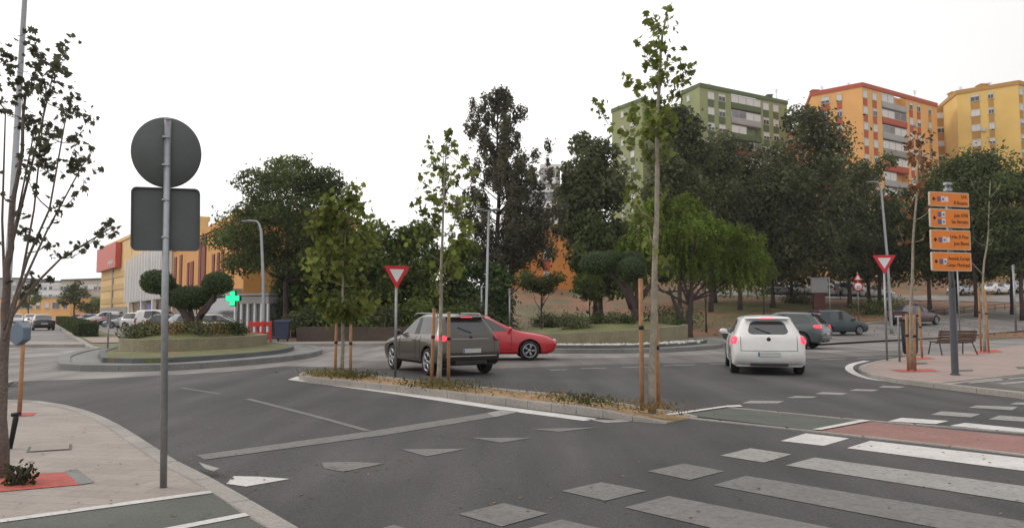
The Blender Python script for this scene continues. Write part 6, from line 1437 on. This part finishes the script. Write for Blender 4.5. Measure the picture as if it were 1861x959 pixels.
# left foreground tree
p = G(5, 868, ZP); D = p.y; tips = []
T0 = [(60, 70, 10), (55, 88, 9), (66, 100, 12), (75, 112, 12), (125, 82, 9), (120, 92, 8), (105, 112, 9), (115, 125, 7), (60, 130, 10), (75, 150, 12), (98, 138, 8), (105, 160, 8), (35, 120, 8), (10, 95, 12), (8, 125, 12), (30, 150, 10), (40, 175, 9), (70, 172, 10), (135, 172, 10), (128, 192, 11), (110, 205, 6), (155, 195, 6), (158, 215, 7), (148, 232, 6), (108, 240, 8), (138, 255, 8), (133, 272, 8), (172, 262, 5), (60, 215, 12), (75, 230, 10), (85, 258, 16), (78, 275, 16), (65, 240, 12),
      (35, 225, 8), (125, 298, 11), (135, 300, 8), (160, 296, 8), (158, 318, 6), (102, 312, 9), (75, 300, 12), (60, 285, 8), (143, 350, 6), (30, 300, 6), (50, 320, 6), (110, 365, 7), (103, 385, 8), (45, 390, 7), (205, 418, 9), (200, 408, 7), (180, 425, 4), (148, 455, 6), (140, 448, 5), (95, 452, 7), (88, 440, 5), (50, 415, 9), (62, 430, 8), (45, 510, 7), (80, 508, 9), (60, 500, 8), (5, 190, 12), (-20, 150, 14), (-30, 240, 16), (-20, 320, 14), (-40, 400, 12)]
for x, y, n in T0: tips.append((At(x, y, D + rg.uniform(-.35, .35)), int(n * 1.0), .058))
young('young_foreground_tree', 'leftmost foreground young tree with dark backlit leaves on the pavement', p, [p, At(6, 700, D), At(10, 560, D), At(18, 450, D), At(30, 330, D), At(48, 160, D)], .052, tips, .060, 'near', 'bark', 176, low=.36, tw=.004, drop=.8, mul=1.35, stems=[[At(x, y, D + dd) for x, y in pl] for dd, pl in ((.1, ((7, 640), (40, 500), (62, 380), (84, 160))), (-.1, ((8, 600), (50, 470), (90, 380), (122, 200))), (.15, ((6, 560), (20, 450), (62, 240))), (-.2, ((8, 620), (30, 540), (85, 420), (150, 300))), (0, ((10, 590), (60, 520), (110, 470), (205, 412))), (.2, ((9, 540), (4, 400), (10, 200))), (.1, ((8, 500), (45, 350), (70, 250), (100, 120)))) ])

# ================================================================== WEEDS, LEAVES, STONES
rng = np.random.default_rng(77); P = []; Dn = []
def scatter(px0, py0, px1, py1, n, r, z=ZM):
    for _ in range(n):
        f = rng.uniform(); a = G(px0 + (px1 - px0) * f, py0 + (py1 - py0) * f, z); P.append((a.x + rng.normal() * r, a.y + rng.normal() * r * 1.2, z + rng.uniform(0, .12))); Dn.append((rng.normal(), rng.normal(), .5))
scatter(575, 680, 660, 685, 500, .22); scatter(770, 700, 830, 705, 500, .22); scatter(980, 720, 1060, 732, 260, .14); scatter(1150, 742, 1220, 745, 300, .2); scatter(560, 680, 1230, 748, 500, .2)
tag(leaves('weeds', P, Dn, .07, LM['dry'], None, NARROW, rng), kind='stuff')
P = []; Dn = []; scatter(570, 680, 680, 688, 700, .25); scatter(760, 700, 850, 706, 500, .25); scatter(1020, 728, 1110, 738, 300, .16)
tag(leaves('grass_tufts', P, Dn, .09, LM['olive'], None, NARROW, rng, down=-2), kind='stuff')
P = []; Dn = []
for _ in range(150):
    a = G(rng.uniform(300, 1861), rng.uniform(700, 955)); P.append((a.x, a.y, .014)); Dn.append((0, 0, 6))
for _ in range(160):
    f = rng.uniform(); a = G(380 + 700 * f + rng.normal() * 20, 870 - 110 * f + rng.normal() * 30); P.append((a.x, a.y, .014)); Dn.append((0, 0, 6))
for _ in range(60): a = G(rng.uniform(0, 400), rng.uniform(740, 959), ZP); P.append((a.x, a.y, ZP + .016)); Dn.append((0, 0, 6))
tag(leaves('fallen_leaves', P, Dn, .035, LM['dry'], None, DIAM, rng, fold=.1), kind='stuff')
P = []; Dn = []
for _ in range(5200):
    x = rng.uniform(-10, 40); y = edge(x) + rng.uniform(1, 34); P.append((x, y, hz(x, y) + .08)); Dn.append((rng.normal() * .3, rng.normal() * .3, .8))
tag(leaves('dry_grass', P, Dn, .22, LM['dry'], None, NARROW, rng, down=-2), kind='stuff')
# pale stones along the right island edge
g = MB(); rr = random.Random(3); Sx = shrink(smooth_poly(RI, 5), 1.5)
for q in Sx:
    if q.y < 35 and q.x > 1.5:
        for _ in range(26):
            x, y = q.x + rr.gauss(0, .28), q.y + rr.gauss(0, .2); r = rr.uniform(.03, .08); g.ellip((x, y, .26), (r, r, r * .7), 6, 4)
tag(g.build('white_pebbles', mat('pebble', (.50, .48, .44))), kind='stuff')

# thin scattering volume over everything, added to lift the dark tones of the trees
g = MB(); g.box(-750, 750, -70, 1250, -1.5, 75); hzm = bpy.data.materials.new('added_haze'); hzm.use_nodes = True; hn = hzm.node_tree.nodes; hn.remove(hn['Principled BSDF'])
pv = hn.new('ShaderNodeVolumePrincipled'); pv.inputs['Color'].default_value = (.92, .92, .93, 1); pv.inputs['Density'].default_value = .00030; pv.inputs['Anisotropy'].default_value = .2
hzm.node_tree.links.new(pv.outputs['Volume'], hn['Material Output'].inputs['Volume']); tag(g.build('added_haze', hzm), kind='stuff')
